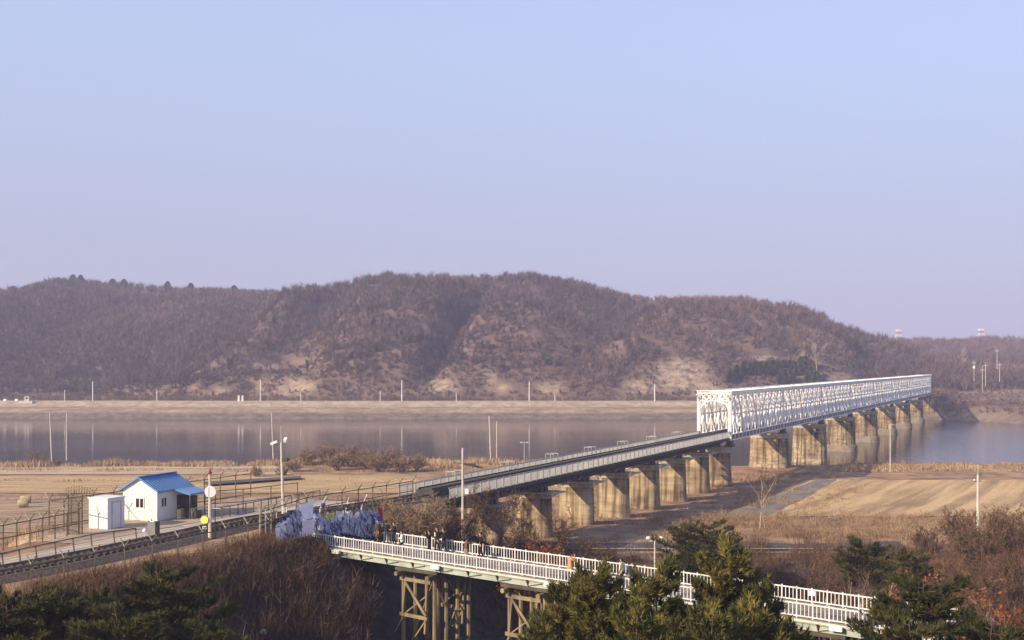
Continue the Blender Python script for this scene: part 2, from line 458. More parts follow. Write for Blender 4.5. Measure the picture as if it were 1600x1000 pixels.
# ------------------------------------------------------------------ mesh helpers
class MB:
    def __init__(self):
        self.v = []; self.f = []; self.m = []

    def add(self, vs, fs, mi=0):
        b = len(self.v)
        self.v.extend([tuple(x) for x in vs])
        self.f.extend([tuple(b + i for i in q) for q in fs])
        self.m.extend([mi] * len(fs))
        return self

    def box(self, c, s, rz=0.0, mi=0, taper=1.0):
        cx, cy, cz = c; hx, hy, hz = s[0] / 2, s[1] / 2, s[2] / 2
        ca, sa = math.cos(rz), math.sin(rz)
        vs = []
        for z, k in ((-hz, 1.0), (hz, taper)):
            for x, y in ((-hx, -hy), (hx, -hy), (hx, hy), (-hx, hy)):
                x *= k; y *= k
                vs.append((cx + x * ca - y * sa, cy + x * sa + y * ca, cz + z))
        return self.add(vs, [(0, 3, 2, 1), (4, 5, 6, 7), (0, 1, 5, 4), (1, 2, 6, 5), (2, 3, 7, 6), (3, 0, 4, 7)], mi)

    def beam(self, a, b, w, h, mi=0, up=(0, 0, 1)):
        a = Vector(a); b = Vector(b); d = (b - a).normalized()
        u = Vector(up)
        if abs(d.dot(u)) > 0.98:
            u = Vector((0, 1, 0)) if abs(d.y) < 0.9 else Vector((1, 0, 0))
        s = d.cross(u).normalized(); t = s.cross(d).normalized()
        vs = []
        for p in (a, b):
            for i, j in ((-1, -1), (1, -1), (1, 1), (-1, 1)):
                vs.append(p + s * (i * w / 2) + t * (j * h / 2))
        return self.add(vs, [(0, 1, 2, 3), (7, 6, 5, 4), (0, 4, 5, 1), (1, 5, 6, 2), (2, 6, 7, 3), (3, 7, 4, 0)], mi)

    def tube(self, a, b, r0, r1=None, n=6, mi=0, cap=True):
        r1 = r0 if r1 is None else r1
        a = Vector(a); b = Vector(b); d = (b - a)
        if d.length < 1e-6:
            return self
        d.normalize()
        u = Vector((0, 0, 1)) if abs(d.z) < 0.95 else Vector((1, 0, 0))
        s = d.cross(u).normalized(); t = s.cross(d)
        vs = []
        for p, r in ((a, r0), (b, r1)):
            for k in range(n):
                an = 2 * PI * k / n
                vs.append(p + s * (math.cos(an) * r) + t * (math.sin(an) * r))
        fs = [(k, (k + 1) % n, n + (k + 1) % n, n + k) for k in range(n)]
        if cap:
            fs += [tuple(range(n))[::-1], tuple(range(n, 2 * n))]
        return self.add(vs, fs, mi)

    def lathe(self, c, prof, n=12, mi=0, sx=1.0, sy=1.0):
        cx, cy, cz = c
        vs = []; fs = []
        for r, z in prof:
            for k in range(n):
                an = 2 * PI * k / n
                vs.append((cx + r * math.cos(an) * sx, cy + r * math.sin(an) * sy, cz + z))
        for i in range(len(prof) - 1):
            for k in range(n):
                fs.append((i * n + k, i * n + (k + 1) % n, (i + 1) * n + (k + 1) % n, (i + 1) * n + k))
        fs.append(tuple(range(n))[::-1])
        fs.append(tuple((len(prof) - 1) * n + k for k in range(n)))
        return self.add(vs, fs, mi)

    def rings(self, rings, mi=0, cap=True):
        n = len(rings[0]); vs = [p for r in rings for p in r]; fs = []
        for i in range(len(rings) - 1):
            for k in range(n):
                fs.append((i * n + k, i * n + (k + 1) % n, (i + 1) * n + (k + 1) % n, (i + 1) * n + k))
        if cap:
            fs.append(tuple(range(n))[::-1]); fs.append(tuple((len(rings) - 1) * n + k for k in range(n)))
        return self.add(vs, fs, mi)

    def mesh(self, name, mats, smooth_=False):
        me = bpy.data.meshes.new(name)
        me.from_pydata([tuple(x) for x in self.v], [], self.f)
        if not isinstance(mats, (list, tuple)):
            mats = [mats]
        for m in mats:
            me.materials.append(m)
        if len(mats) > 1:
            me.polygons.foreach_set("material_index", self.m)
        if smooth_:
            me.polygons.foreach_set("use_smooth", [True] * len(me.polygons))
        me.update()
        return me

    def build(self, name, mats, parent=None, smooth_=False):
        return link(name, self.mesh(name, mats, smooth_), parent)


def link(name, me, parent=None, loc=None, rz=None):
    o = bpy.data.objects.new(name, me)
    COL.objects.link(o)
    if parent is not None:
        o.parent = parent
    if loc is not None:
        o.location = loc
    if rz is not None:
        o.rotation_euler = (0, 0, rz)
    return o


def tag(o, label=None, cat=None, group=None, kind=None):
    if label: o['label'] = label
    if cat: o['category'] = cat
    if group: o['group'] = group
    if kind: o['kind'] = kind
    return o


def thing(name, label, cat, loc=(0, 0, 0), rz=0.0, group=None):
    o = bpy.data.objects.new(name, None)
    COL.objects.link(o)
    o.location = loc
    o.rotation_euler = (0, 0, rz)
    o.empty_display_size = 0.3
    return tag(o, label, cat, group)


def tri_mesh(name, V, mats, tint=None, mi=None):
    """V: (n,3,3) triangles"""
    n = len(V)
    me = bpy.data.meshes.new(name)
    me.vertices.add(n * 3)
    me.vertices.foreach_set("co", np.ascontiguousarray(V, dtype=np.float32).ravel())
    me.loops.add(n * 3)
    me.loops.foreach_set("vertex_index", np.arange(n * 3, dtype=np.int32))
    me.polygons.add(n)
    me.polygons.foreach_set("loop_start", np.arange(0, n * 3, 3, dtype=np.int32))
    me.polygons.foreach_set("loop_total", np.full(n, 3, dtype=np.int32))
    if not isinstance(mats, (list, tuple)):
        mats = [mats]
    for m in mats:
        me.materials.append(m)
    if mi is not None:
        me.polygons.foreach_set("material_index", np.asarray(mi, dtype=np.int32))
    if tint is not None:
        a = me.attributes.new("tint", 'FLOAT', 'POINT')
        a.data.foreach_set("value", np.repeat(np.asarray(tint, dtype=np.float32), 3))
    me.update(calc_edges=True)
    return me


def norm(v):
    return v / np.maximum(np.linalg.norm(v, axis=-1, keepdims=True), 1e-9)


def slivers(p0, p1, w, g=None):
    """thin triangles from p0 (width w) to p1, turned at random about their axis"""
    g = g or rng
    d = norm(p1 - p0)
    r = g.normal(size=p0.shape)
    s = norm(np.cross(d, r)) * (np.asarray(w)[:, None] * 0.5)
    return np.stack([p0 - s, p0 + s, p1], axis=1)

# ------------------------------------------------------------------ bridge frame: s along the railway, o to its right
TH = math.radians(25.0)
BD = (math.sin(TH), math.cos(TH))
BN = (math.cos(TH), -math.sin(TH))
B0 = (37.3, 218.2)


def to_so(x, y):
    dx = np.asarray(x) - B0[0]; dy = np.asarray(y) - B0[1]
    return dx * BD[0] + dy * BD[1], dx * BN[0] + dy * BN[1]


def so(s, o, z):
    return Vector((B0[0] + s * BD[0] + o * BN[0], B0[1] + s * BD[1] + o * BN[1], z))


EMB = 8.8


def h_near(x, y):
    x = np.asarray(x, float); y = np.asarray(y, float)
    s, o = to_so(x, y)
    base = 1.5 * (1 - smooth(140, 200, y)) + fbm(x / 9, y / 9, 4) * 0.35 * (1 - 0.7 * smooth(170, 200, y))
    base = base - 6.0 * smooth(262 + 8 * vnoise(x / 25, 3.3), 304, y) + 0.5 * smooth(248, 262, y) * fbm(x / 12, y / 12, 3)
    base = base - 2.3 * (1 - smooth(112, 126, y)) * (1 - smooth(26, 42, x)) * smooth(40, 60, y)
    left = -13.8 - 5.0 * smooth(-146, -142.5, s)
    edge = 5.5 - 4.0 * smooth(-129, -120, s)
    k = np.clip(1 - np.maximum(o - edge, 0) / 10.5, 0, 1)
    k2 = np.clip(1 - np.maximum(left - o, 0) / 14.0, 0, 1)
    k3 = 1 - smooth(-112.5, -102, s)
    kk = np.minimum(np.minimum(k, k2), k3)
    rough = fbm(x / 5, y / 5, 3) * 0.5 * smooth(0.0, 0.3, kk) * (1 - smooth(0.75, 0.99, kk))
    return base * (1 - kk) + EMB * kk + rough


def interp_px(px, ypx, d, off):
    X = [(p - 800.0) / F * d for p in px]
    Z = [CAMZ + (HOR - q) * d / F - off for q in ypx]
    return lambda x: np.interp(x, X, Z)


HA = interp_px([100, 200, 300, 360, 400, 440, 480, 520, 570, 620, 680, 740, 800, 830, 860, 900, 940, 1000, 1060, 1120, 1180, 1240, 1300, 1350, 1400, 1440, 1480, 1530],
               [628, 627, 625, 590, 545, 487, 454, 442, 433, 426, 432, 432, 427, 424, 430, 438, 450, 456, 462, 470, 478, 492, 508, 520, 534, 552, 575, 600], 830, 6.0)
HB = interp_px([-300, -100, 0, 60, 120, 180, 260, 340, 420, 480, 540, 600, 700],
               [520, 470, 455, 445, 437, 441, 449, 450, 453, 458, 475, 500, 560], 1000, 6.0)
HD = interp_px([1250, 1330, 1380, 1420, 1480, 1540, 1560, 1578, 1600, 1640, 1800],
               [572, 548, 529, 528, 532, 526, 528, 547, 560, 566, 570], 1150, 10.5)


def shore(x):
    x = np.asarray(x, float)
    return 540 - 66 * smooth(186, 232, x) + 3.0 * vnoise(x / 30, 9.1) + 6 * smooth(-100, -300, x)


def h_far(x, y):
    x = np.asarray(x, float); y = np.asarray(y, float)
    ys = shore(x)
    u = y - ys
    z = np.interp(u, [-30, -6, 0, 14, 24, 34, 48, 60], [-6, -4.0, -2.4, 1.2, 2.2, 4.4, 4.4, 3.6])
    zr = np.interp(u, [-30, -6, 0, 10, 30, 300], [-6, -4, -2.4, 0.6, 1.6, 1.6])
    zr = zr + smooth(8, 40, u) * (2.2 * fbm(x / 40, y / 40, 4) + 12.5 * smooth(500, 790, y) + 2.0 * smooth(0.1, 0.25, vnoise(x / 70, y / 30)))
    # the mound behind the abutment that carries the railway on
    sB, oB = to_so(x, y)
    emb = 8.6 * smooth(360, 368, sB) * (1 - smooth(4, 17, np.abs(oB))) * (1 - smooth(620, 760, sB))
    kr = smooth(120, 175, x)
    z = z * (1 - kr) + zr * kr
    z = np.maximum(z, np.where(emb > 0.4, emb, -20))
    # main hill
    yf = 597 + 8 * vnoise(x / 45, 1.7) + 60 * smooth(150, 270, x)
    t = np.clip((y - yf) / (830 - yf), 0, 1)
    tb = np.clip((y - 830) / 300, 0, 1)
    prof = np.sin(t * PI / 2) ** 0.86 * (1 - tb ** 2)
    hA = np.maximum(HA(x) - 4.0, 0)
    xw = x - 0.16 * (y - 600)
    rid = np.abs(vnoise(xw / 52 + 0.37, y / 330) + 0.35 * vnoise(xw / 24, y / 130)) * 2.0
    gl = np.minimum((rid - 0.42) * 32, 6.0) * np.clip(4 * t * (1 - t), 0, 1) ** 0.8 * np.clip(hA / 60, 0, 1)
    fine = fbm(x / 26, y / 30, 4) * 4.5 * np.clip(3 * t, 0, 1) * (1 - tb)
    A = 3.6 + prof * hA + gl + fine
    # back left ridge
    yfb = 700 + 20 * vnoise(x / 80, 5.2)
    t2 = np.clip((y - yfb) / (1000 - yfb), 0, 1)
    tb2 = np.clip((y - 1000) / 320, 0, 1)
    B = 3.6 + np.sin(t2 * PI / 2) * (1 - tb2 ** 2) * np.maximum(HB(x) - 4, 0) + (fbm(x / 75, y / 120, 4) * 14) * np.clip(4 * t2 * (1 - t2), 0, 1)
    # low spur on the left with broken rock at its foot
    wx = smooth(-238, -196, x) * (1 - smooth(-104, -60, x))
    hs = 8.5 + 5.0 * smooth(-200, -120, x) + 2.2 * fbm(x / 18, 2.2, 3)
    yfc = 598 + 4 * vnoise(x / 14, 8.8)
    C = 3.6 + wx * hs * smooth(yfc, yfc + 26, y) * (1 - 0.8 * smooth(640, 690, y))
    # far right ridge
    t4 = np.clip((y - 900) / 250, 0, 1); tb4 = np.clip((y - 1150) / 320, 0, 1)
    D = np.maximum(HD(x), 0) * smooth(250, 330, x) * np.sin(t4 * PI / 2) * (1 - tb4 ** 2)
    # distant range that closes the horizon
    t5 = np.clip(1 - np.abs(y - 2250) / 350, 0, 1)
    E = (44 + 14 * vnoise(x / 260, 4.4)) * np.sin(t5 * PI / 2)
    hill = np.maximum(np.maximum(A, B), C)
    hill = np.where(y > yf - 1, hill, np.maximum(C, -50))
    z = np.maximum(z, np.where(u > 46, hill, -50))
    z = np.maximum(z, np.where(y > 880, D + 3, -50))
    z = np.maximum(z, np.where(y > 1800, E, -50))
    return z


def grid_sheet(name, xs, ys, hf, mats, attrs=None):
    X, Y = np.meshgrid(xs, ys)
    Z = hf(X, Y)
    nx, ny = len(xs), len(ys)
    me = bpy.data.meshes.new(name)
    co = np.stack([X, Y, Z], -1).reshape(-1, 3).astype(np.float32)
    me.vertices.add(len(co)); me.vertices.foreach_set("co", co.ravel())
    i = np.arange((ny - 1) * (nx - 1)); r = i // (nx - 1); c = i % (nx - 1)
    a = r * nx + c
    q = np.stack([a, a + 1, a + nx + 1, a + nx], -1).astype(np.int32)
    me.loops.add(q.size); me.loops.foreach_set("vertex_index", q.ravel())
    me.polygons.add(len(q))
    me.polygons.foreach_set("loop_start", np.arange(0, q.size, 4, dtype=np.int32))
    me.polygons.foreach_set("loop_total", np.full(len(q), 4, dtype=np.int32))
    me.polygons.foreach_set("use_smooth", np.ones(len(q), dtype=bool))
    me.materials.append(mats)
    for k, fn in (attrs or {}).items():
        at_ = me.attributes.new(k, 'FLOAT', 'POINT')
        at_.data.foreach_set("value", fn(X, Y, Z).astype(np.float32).ravel())
    me.update(calc_edges=True)
    return link(name, me)


def scr(x, y, z):
    return 800 + F * x / y, HOR + F * (CAMZ - z) / y


ROCKS = [(300, 608, 16, 12), (345, 612, 22, 9), (470, 604, 34, 18), (440, 612, 16, 10), (690, 604, 44, 20), (765, 590, 16, 20), (780, 606, 28, 14), (862, 608, 38, 18), (1000, 606, 36, 18),
         (1062, 586, 52, 30), (1100, 606, 46, 18), (1198, 560, 34, 7), (410, 572, 22, 7)]


def rock_mask(X, Y, Z):
    px, py = scr(X, np.maximum(Y, 1), Z)
    m = np.zeros_like(X)
    for cx, cy, rx, ry in ROCKS:
        d = ((px - cx) / rx) ** 2 + ((py - cy) / ry) ** 2
        m = np.maximum(m, (0.85 if cx != 1062 else 1.2) * np.exp(-d * 1.1))
    return m * (Y > 590) * (Y < 800)


def dyke_mask(X, Y, Z):
    u = Y - shore(X)
    spur = 0.36 * smooth(-245, -205, X) * (1 - smooth(-120, -90, X)) * smooth(592, 610, Y) * (1 - smooth(640, 665, Y)) * smooth(-0.3, 0.2, fbm(X / 14, Y / 14, 3))
    return spur + 0.8 * smooth(7, 11, u) * (1 - smooth(20, 26, u)) * (1 - smooth(120, 170, X)) * (0.55 + 0.45 * smooth(-0.25, 0.25, fbm(X / 12, Y / 4, 3))) + smooth(21, 26, u) * (1 - smooth(44, 52, u)) * (1 - smooth(120, 170, X)) + \
        0.3 * smooth(120, 170, X) * smooth(0.02, 0.2, fbm(X / 45, Y / 22, 4)) * (u > 10) * (Y < 900)


def bank_mask(X, Y, Z):
    u = Y - shore(X)
    return 1 - smooth(4, 12, u + 3 * fbm(X / 15, Y / 9, 3))


def soil_shade_mask(X, Y, Z):  # where the ground colour is darkened to stand in for shade
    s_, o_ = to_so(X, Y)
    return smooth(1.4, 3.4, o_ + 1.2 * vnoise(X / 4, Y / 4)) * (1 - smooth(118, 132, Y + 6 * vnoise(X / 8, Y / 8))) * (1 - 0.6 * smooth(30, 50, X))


xs_n = np.arange(-150, 210.1, 1.2)
ys_n = np.concatenate([np.arange(-60, 20, 8.0), np.arange(20, 200, 0.9), np.arange(200, 311, 1.3)])
ground = tag(grid_sheet('ground', xs_n, ys_n, h_near, M['dry_ground'], {'soil': soil_shade_mask}), 'dry brown winter ground with the railway embankment', kind='structure')
xs_f = np.concatenate([np.arange(-1500, -420, 40.0), np.arange(-420, 480, 4.0), np.arange(480, 1501, 30.0)])
ys_f = np.concatenate([np.arange(306, 520, 18.0), np.arange(520, 700, 2.0), np.arange(700, 1160, 4.0), np.arange(1160, 2700, 35.0)])
hills = tag(grid_sheet('hills', xs_f, ys_f, lambda x, y: np.where(y < 330, -6.0, h_far(x, y)), M['hill_soil'],
                       {'rock': rock_mask, 'dyke': dyke_mask, 'bank': bank_mask}),
            'far bank with its dyke and the wooded hills behind', kind='structure')
b = MB()
for x0, x1 in ((-1500, -150.6), (210.6, 1500)):      # plains beside the fields, outside the frame
    b.add([(x0, -60, -0.4), (x1, -60, -0.4), (x1, 280, -0.4), (x0, 280, -0.4)], [(0, 1, 2, 3)])
    b.add([(x0, 280, -0.4), (x1, 280, -0.4), (x1, 309, -6), (x0, 309, -6)], [(0, 1, 2, 3)])
tag(b.build('plain', M['dry_ground']), 'dry plain beside the fields', kind='structure')
b = MB()
b.add([(-1500, 262, -2.5), (1500, 262, -2.5), (1500, 580, -2.5), (-1500, 580, -2.5)], [(0, 1, 2, 3)])
tag(b.build('river_water', M['river_water']), 'calm brown river reflecting the hill', kind='structure')


def draped(name, quad, m, label, lift=0.05, step=1.5, wob=0.0, hf=h_near):
    a, b_, c, d = [Vector(q) for q in quad]
    nu = max(2, int((b_ - a).length / step)); nv = max(2, int((d - a).length / step))
    nu = min(nu, 160); nv = min(nv, 160)
    uu, vv = np.meshgrid(np.linspace(0, 1, nu), np.linspace(0, 1, nv))
    X = (1 - vv) * ((1 - uu) * a.x + uu * b_.x) + vv * ((1 - uu) * d.x + uu * c.x)
    Y = (1 - vv) * ((1 - uu) * a.y + uu * b_.y) + vv * ((1 - uu) * d.y + uu * c.y)
    if wob:
        X = X + wob * fbm(X / 14, Y / 14, 3); Y = Y + wob * fbm(X / 14 + 50, Y / 14, 3)
    Z = hf(X, Y) + lift
    vs = np.stack([X, Y, Z], -1).reshape(-1, 3)
    fs = []
    for r in range(nv - 1):
        for c_ in range(nu - 1):
            k = r * nu + c_
            fs.append((k, k + 1, k + nu + 1, k + nu))
    mb = MB(); mb.add(vs.tolist(), fs)
    return tag(mb.build(name, m, smooth_=True), label, kind='structure')


def quadp(*pts):
    return [P(px, py, 0.0) for px, py in pts]


# paddies, each a little different
draped('rice_field', quadp((-90, 771), (700, 771), (640, 742), (-90, 745)), M['field_gold'], 'golden stubble field behind the hut', 0.10, 2.5, 1.2)
draped('rice_field', quadp((-90, 741), (455, 742), (430, 729), (-90, 729)), M['field_pale'], 'pale stubble field along the reed belt', 0.10, 2.5, 1.0)
draped('rice_field', quadp((-90, 850), (330, 850), (330, 776), (-90, 777)), M['field_brown'], 'brown stubble field with two straw bales', 0.10, 2.0, 0.8)
draped('rice_field', quadp((1118, 817), (1760, 817), (1690, 751), (1262, 750)), M['field_rows'], 'ploughed straw field right of the bridge', 0.10, 1.6, 0.9)
draped('road', [so(-185, -9.2, 0), so(-185, -4.4, 0), so(-114, -4.4, 0), so(-114, -9.2, 0)], M['concrete_road'], 'pale concrete track beside the hut', 0.06, 1.0, 0.15)
draped('yard', [so(-146, -17.5, 0), so(-146, -9.4, 0), so(-114, -9.4, 0), so(-114, -17.5, 0)], M['gravel'], 'gravel yard around the hut', 0.04, 1.0, 0.3)
draped('road', [at(845, 133, 0), at(1420, 133, 0), at(1400, 139, 0), at(845, 139, 0)], M['asphalt'], 'dark asphalt road under the railway bridge', 0.08, 1.2, 0.1)
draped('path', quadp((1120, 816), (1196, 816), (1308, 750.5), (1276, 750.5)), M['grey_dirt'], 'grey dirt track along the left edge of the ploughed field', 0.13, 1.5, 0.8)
draped('path', quadp((318, 762), (470, 751), (470, 747.5), (318, 757)), M['asphalt'], 'grey farm lane between the fields', 0.5, 1.5, 0.3)

# ------------------------------------------------------------------ railway bridge: white truss spans over the river
DECK = 9.0
TOPZ = 17.5


def lace(b, a, c, w, d, n, t=0.09, side=(1, 0, 0)):
    """a laced column or brace: two flats w apart (along side) joined by zigzag bars"""
    a = Vector(a); c = Vector(c); s = Vector(side) * (w / 2)
    b.beam(a - s, c - s, t, d, up=side)
    b.beam(a + s, c + s, t, d, up=side)
    for i in range(n):
        p = a.lerp(c, i / n); q = a.lerp(c, (i + 1) / n)
        k = 1 if i % 2 else -1
        b.beam(p - s * k, q + s * k, 0.07, 0.05)


SP = 45.0
PAN = 8
HW = 2.9
ZB, ZT = 9.3, TOPZ
pl = SP / PAN
truss_root = thing('railway_truss_bridge', 'long white steel lattice truss railway bridge crossing the river on stone piers', 'bridge',
                   (B0[0], B0[1], 0), -TH)

mesh_cache = {}
b = MB()                                                     # bottom chord: dark web, white stiffeners and flange
b.box((0, SP / 2, 9.12), (0.30, SP - 0.3, 0.86), mi=1)
b.box((0, SP / 2, 9.60), (0.6, SP - 0.3, 0.09)); b.box((0.0, SP / 2, 8.60), (0.7, SP - 0.3, 0.16))
for i in range(PAN * 2 + 1):
    b.box((0.2, 0.25 + i * (SP - 0.5) / (PAN * 2), 9.1), (0.14, 0.2, 0.84))
mesh_cache['bottom_chord'] = b.mesh('bottom_chord', [M['white_steel'], M['girder']])
b = MB()
b.box((0, SP / 2, ZT - 0.02), (0.62, SP - 0.3, 0.10))
b.box((-0.22, SP / 2, ZT - 0.32), (0.07, SP - 0.3, 0.5))
b.box((0.22, SP / 2, ZT - 0.32), (0.07, SP - 0.3, 0.5))
for i in range(40):
    y0 = 0.3 + i * (SP - 0.6) / 40
    b.beam((-0.2, y0, ZT - 0.57), (0.2, y0 + 1.1, ZT - 0.57), 0.08, 0.04)
mesh_cache['top_chord'] = b.mesh('top_chord', M['white_steel'])
b = MB()
lace(b, (0, 0, ZB), (0, 0, ZT - 0.55), 0.74, 0.36, 18, 0.2, (0, 1, 0))
b.box((0, 0, 9.95), (0.12, 1.7, 0.7)); b.box((0, 0, ZT - 0.95), (0.12, 1.5, 0.9))
for sg in (-1, 1):                                           # curved brackets under the top chord
    pr = None
    for k in range(7):
        an = k / 6 * PI / 2
        p = (0, sg * (0.3 + 1.9 * (1 - math.cos(an))), ZT - 2.7 + 2.1 * math.sin(an))
        if pr: b.beam(pr, p, 0.20, 0.12, up=(1, 0, 0))
        pr = p
    b.beam((0, sg * 0.3, ZT - 1.7), (0, sg * 1.5, ZT - 0.7), 0.2, 0.12, up=(1, 0, 0))
mesh_cache['vertical_post'] = b.mesh('vertical_post', M['white_steel'])
b = MB()
lace(b, (0, 0, ZB + 0.2), (0, pl, ZT - 0.7), 0.58, 0.26, 16, 0.18, Vector((0, ZT - ZB - 0.9, -pl)).normalized())
mesh_cache['diagonal'] = b.mesh('diagonal', M['white_steel'])
b = MB()
b.beam((0.16, 0, ZT - 0.8), (0.16, pl, ZB + 0.2), 0.10, 0.28)
b.beam((-0.16, 0, ZT - 0.8), (-0.16, pl, ZB + 0.2), 0.10, 0.28)
mesh_cache['counter_diagonal'] = b.mesh('counter_diagonal', M['white_steel'])
b = MB()                                                     # sub-post and sub-brace in the lower half of a panel
lace(b, (0, pl / 2, ZB), (0, pl / 2, ZT - 0.6), 0.42, 0.22, 16, 0.14, (0, 1, 0))
b.beam((0.05, 0.2, 13.4), (0.05, pl / 2, ZT - 0.7), 0.16, 0.2); b.beam((0.05, pl - 0.2, 13.4), (0.05, pl / 2, ZT - 0.7), 0.16, 0.2)
b.beam((0, pl / 2, 13.2), (0, pl, ZB + 0.2), 0.16, 0.24); b.beam((0, pl / 2, 13.2), (0, 0, ZB + 0.2), 0.16, 0.24)
mesh_cache['sub_post'] = b.mesh('sub_post', M['white_steel'])
b = MB()                                                     # sway frame with curved knee braces across the track
b.box((0, 0, ZT - 0.12), (2 * HW - 0.5, 0.3, 0.12)); b.box((0, 0, ZT - 1.5), (2 * HW - 0.5, 0.26, 0.12))
for i in range(6):
    xa = -HW + 0.3 + i * (2 * HW - 0.6) / 6; xb = xa + (2 * HW - 0.6) / 6
    b.beam((xa, 0.05, ZT - 1.5), (xb, 0.05, ZT - 0.12), 0.10, 0.08, up=(0, 1, 0))
    b.beam((xa, -0.05, ZT - 0.12), (xb, -0.05, ZT - 1.5), 0.10, 0.08, up=(0, 1, 0))
for sg in (-1, 1):
    pr = None
    for k in range(7):
        an = k / 6 * PI / 2
        p = (sg * (HW - 0.2 - 1.6 * (1 - math.cos(an))), 0, ZT - 3.1 + 1.6 * math.sin(an))
        if pr: b.beam(pr, p, 0.2, 0.16, up=(0, 1, 0))
        pr = p
mesh_cache['sway_frame'] = b.mesh('sway_frame', M['white_steel'])
b = MB()                                                     # top lateral bracing of one panel
b.beam((-HW + 0.3, 0.2, ZT - 0.2), (HW - 0.3, pl - 0.2, ZT - 0.2), 0.22, 0.10)
b.beam((-HW + 0.3, pl - 0.2, ZT - 0.32), (HW - 0.3, 0.2, ZT - 0.32), 0.22, 0.10)
mesh_cache['lateral_bracing'] = b.mesh('lateral_bracing', M['white_steel'])
b = MB()                                                     # mid-height girt of one side with short stubs
b.box((0, SP / 2, 13.3), (0.2, SP - 0.8, 0.2))
mesh_cache['girt'] = b.mesh('girt', M['white_steel'])
b = MB()                                                     # floor beams, stringers, sleepers and rails of a span
for i in range(PAN + 1):
    b.box((0, min(max(i * pl, 0.35), SP - 0.35), 8.75), (2 * HW - 0.4, 0.3, 0.7))
for x in (-0.9, 0.9):
    b.box((x, SP / 2, 9.15), (0.25, SP - 0.3, 0.5))
mesh_cache['floor_beam'] = b.mesh('floor_beam', M['girder'])
b = MB()
for i in range(60):
    b.box((0, 0.5 + i * (SP - 1) / 59, 9.49), (2.5, 0.26, 0.17))
b.box((-0.75, SP / 2, 9.66), (0.08, SP - 0.2, 0.15)); b.box((0.75, SP / 2, 9.66), (0.08, SP - 0.2, 0.15))
mesh_cache['track_deck'] = b.mesh('track_deck', M['dark_deck'])
b = MB()                                                     # portal: laced end posts, lattice header, arched knees
for sg in (-1, 1):
    for dx in (-0.26, 0.26):
        b.box((sg * HW + dx, 0.0, (8.5 + ZT) / 2), (0.12, 0.5, ZT - 8.5))
    for i in range(15):
        b.box((sg * HW, -0.26, 9.0 + i * 0.58), (0.62, 0.04, 0.26))
b.box((0, 0, ZT + 0.06), (2 * HW + 0.9, 0.55, 0.14)); b.box((0, 0, ZT - 1.7), (2 * HW - 0.6, 0.4, 0.16)); b.box((0, 0, ZT - 0.35), (2 * HW - 0.6, 0.4, 0.2))
nx_ = 5
for i in range(nx_):
    xa = -HW + 0.35 + i * (2 * HW - 0.7) / nx_; xb = xa + (2 * HW - 0.7) / nx_
    b.beam((xa, 0.06, ZT - 1.65), (xb, 0.06, ZT - 0.4), 0.16, 0.10, up=(0, 1, 0))
    b.beam((xa, -0.06, ZT - 0.4), (xb, -0.06, ZT - 1.65), 0.16, 0.10, up=(0, 1, 0))
for sg in (-1, 1):
    pr = None
    for k in range(9):
        an = k / 8 * PI / 2
        p = (sg * (HW - 0.25 - 1.9 * (1 - math.cos(an))), 0, ZT - 3.7 + 1.95 * math.sin(an))
        if pr: b.beam(pr, p, 0.26, 0.2, up=(0, 1, 0))
        pr = p
    b.beam((sg * (HW - 0.3), 0, ZT - 2.6), (sg * (HW - 1.4), 0, ZT - 1.75), 0.14, 0.12, up=(0, 1, 0))
mesh_cache['portal_frame'] = b.mesh('portal_frame', M['white_steel'])

for k in range(8):
    sp = link('truss_span', mesh_cache['floor_beam'], truss_root, (0, k * SP, 0))
    link('track_deck', mesh_cache['track_deck'], sp)
    for sg in (-1, 1):
        link('bottom_chord', mesh_cache['bottom_chord'], sp, (sg * HW, 0, 0))
        link('top_chord', mesh_cache['top_chord'], sp, (sg * HW, 0, 0))
        link('girt', mesh_cache['girt'], sp, (sg * (HW + 0.02), 0, 0))
        for i in range(PAN + 1):
            link('vertical_post', mesh_cache['vertical_post'], sp, (sg * HW, min(max(i * pl, 0.3), SP - 0.3), 0))
        for i in range(PAN):
            if i < PAN / 2:
                link('diagonal', mesh_cache['diagonal'], sp, (sg * HW, (i + 1) * pl, 0), PI)
            else:
                link('diagonal', mesh_cache['diagonal'], sp, (sg * HW, i * pl, 0))
            link('sub_post', mesh_cache['sub_post'], sp, (sg * HW, i * pl, 0))
            link('counter_diagonal', mesh_cache['counter_diagonal'], sp, (sg * HW, i * pl, 0) if i < PAN / 2 and i % 2 else (sg * HW, (i + 1) * pl, 0), 0 if i < PAN / 2 and i % 2 else PI)
    for i in range(1, PAN):
        link('sway_frame', mesh_cache['sway_frame'], sp, (0, i * pl, 0))
    for i in range(PAN):
        link('lateral_bracing', mesh_cache['lateral_bracing'], sp, (0, i * pl, 0))
    for yy in ([0.05, SP - 0.05] if k in (0, 7) else [0.35]):
        if yy < 1 and k == 0 or yy > 1 and k == 7:
            link('portal_frame', mesh_cache['portal_frame'], sp, (0, yy, 0))


def oval(cx, cy, z, L, T, n=24):
    """ring of a stadium-shaped plan: L across the track, T along it"""
    r = T / 2; h = L / 2 - r
    out = []
    for k in range(n):
        an = 2 * PI * (k + 0.5) / n
        x = math.cos(an); y = math.sin(an)
        out.append((cx + (h if x > 0 else -h) + r * x, cy + r * y, z))
    return out


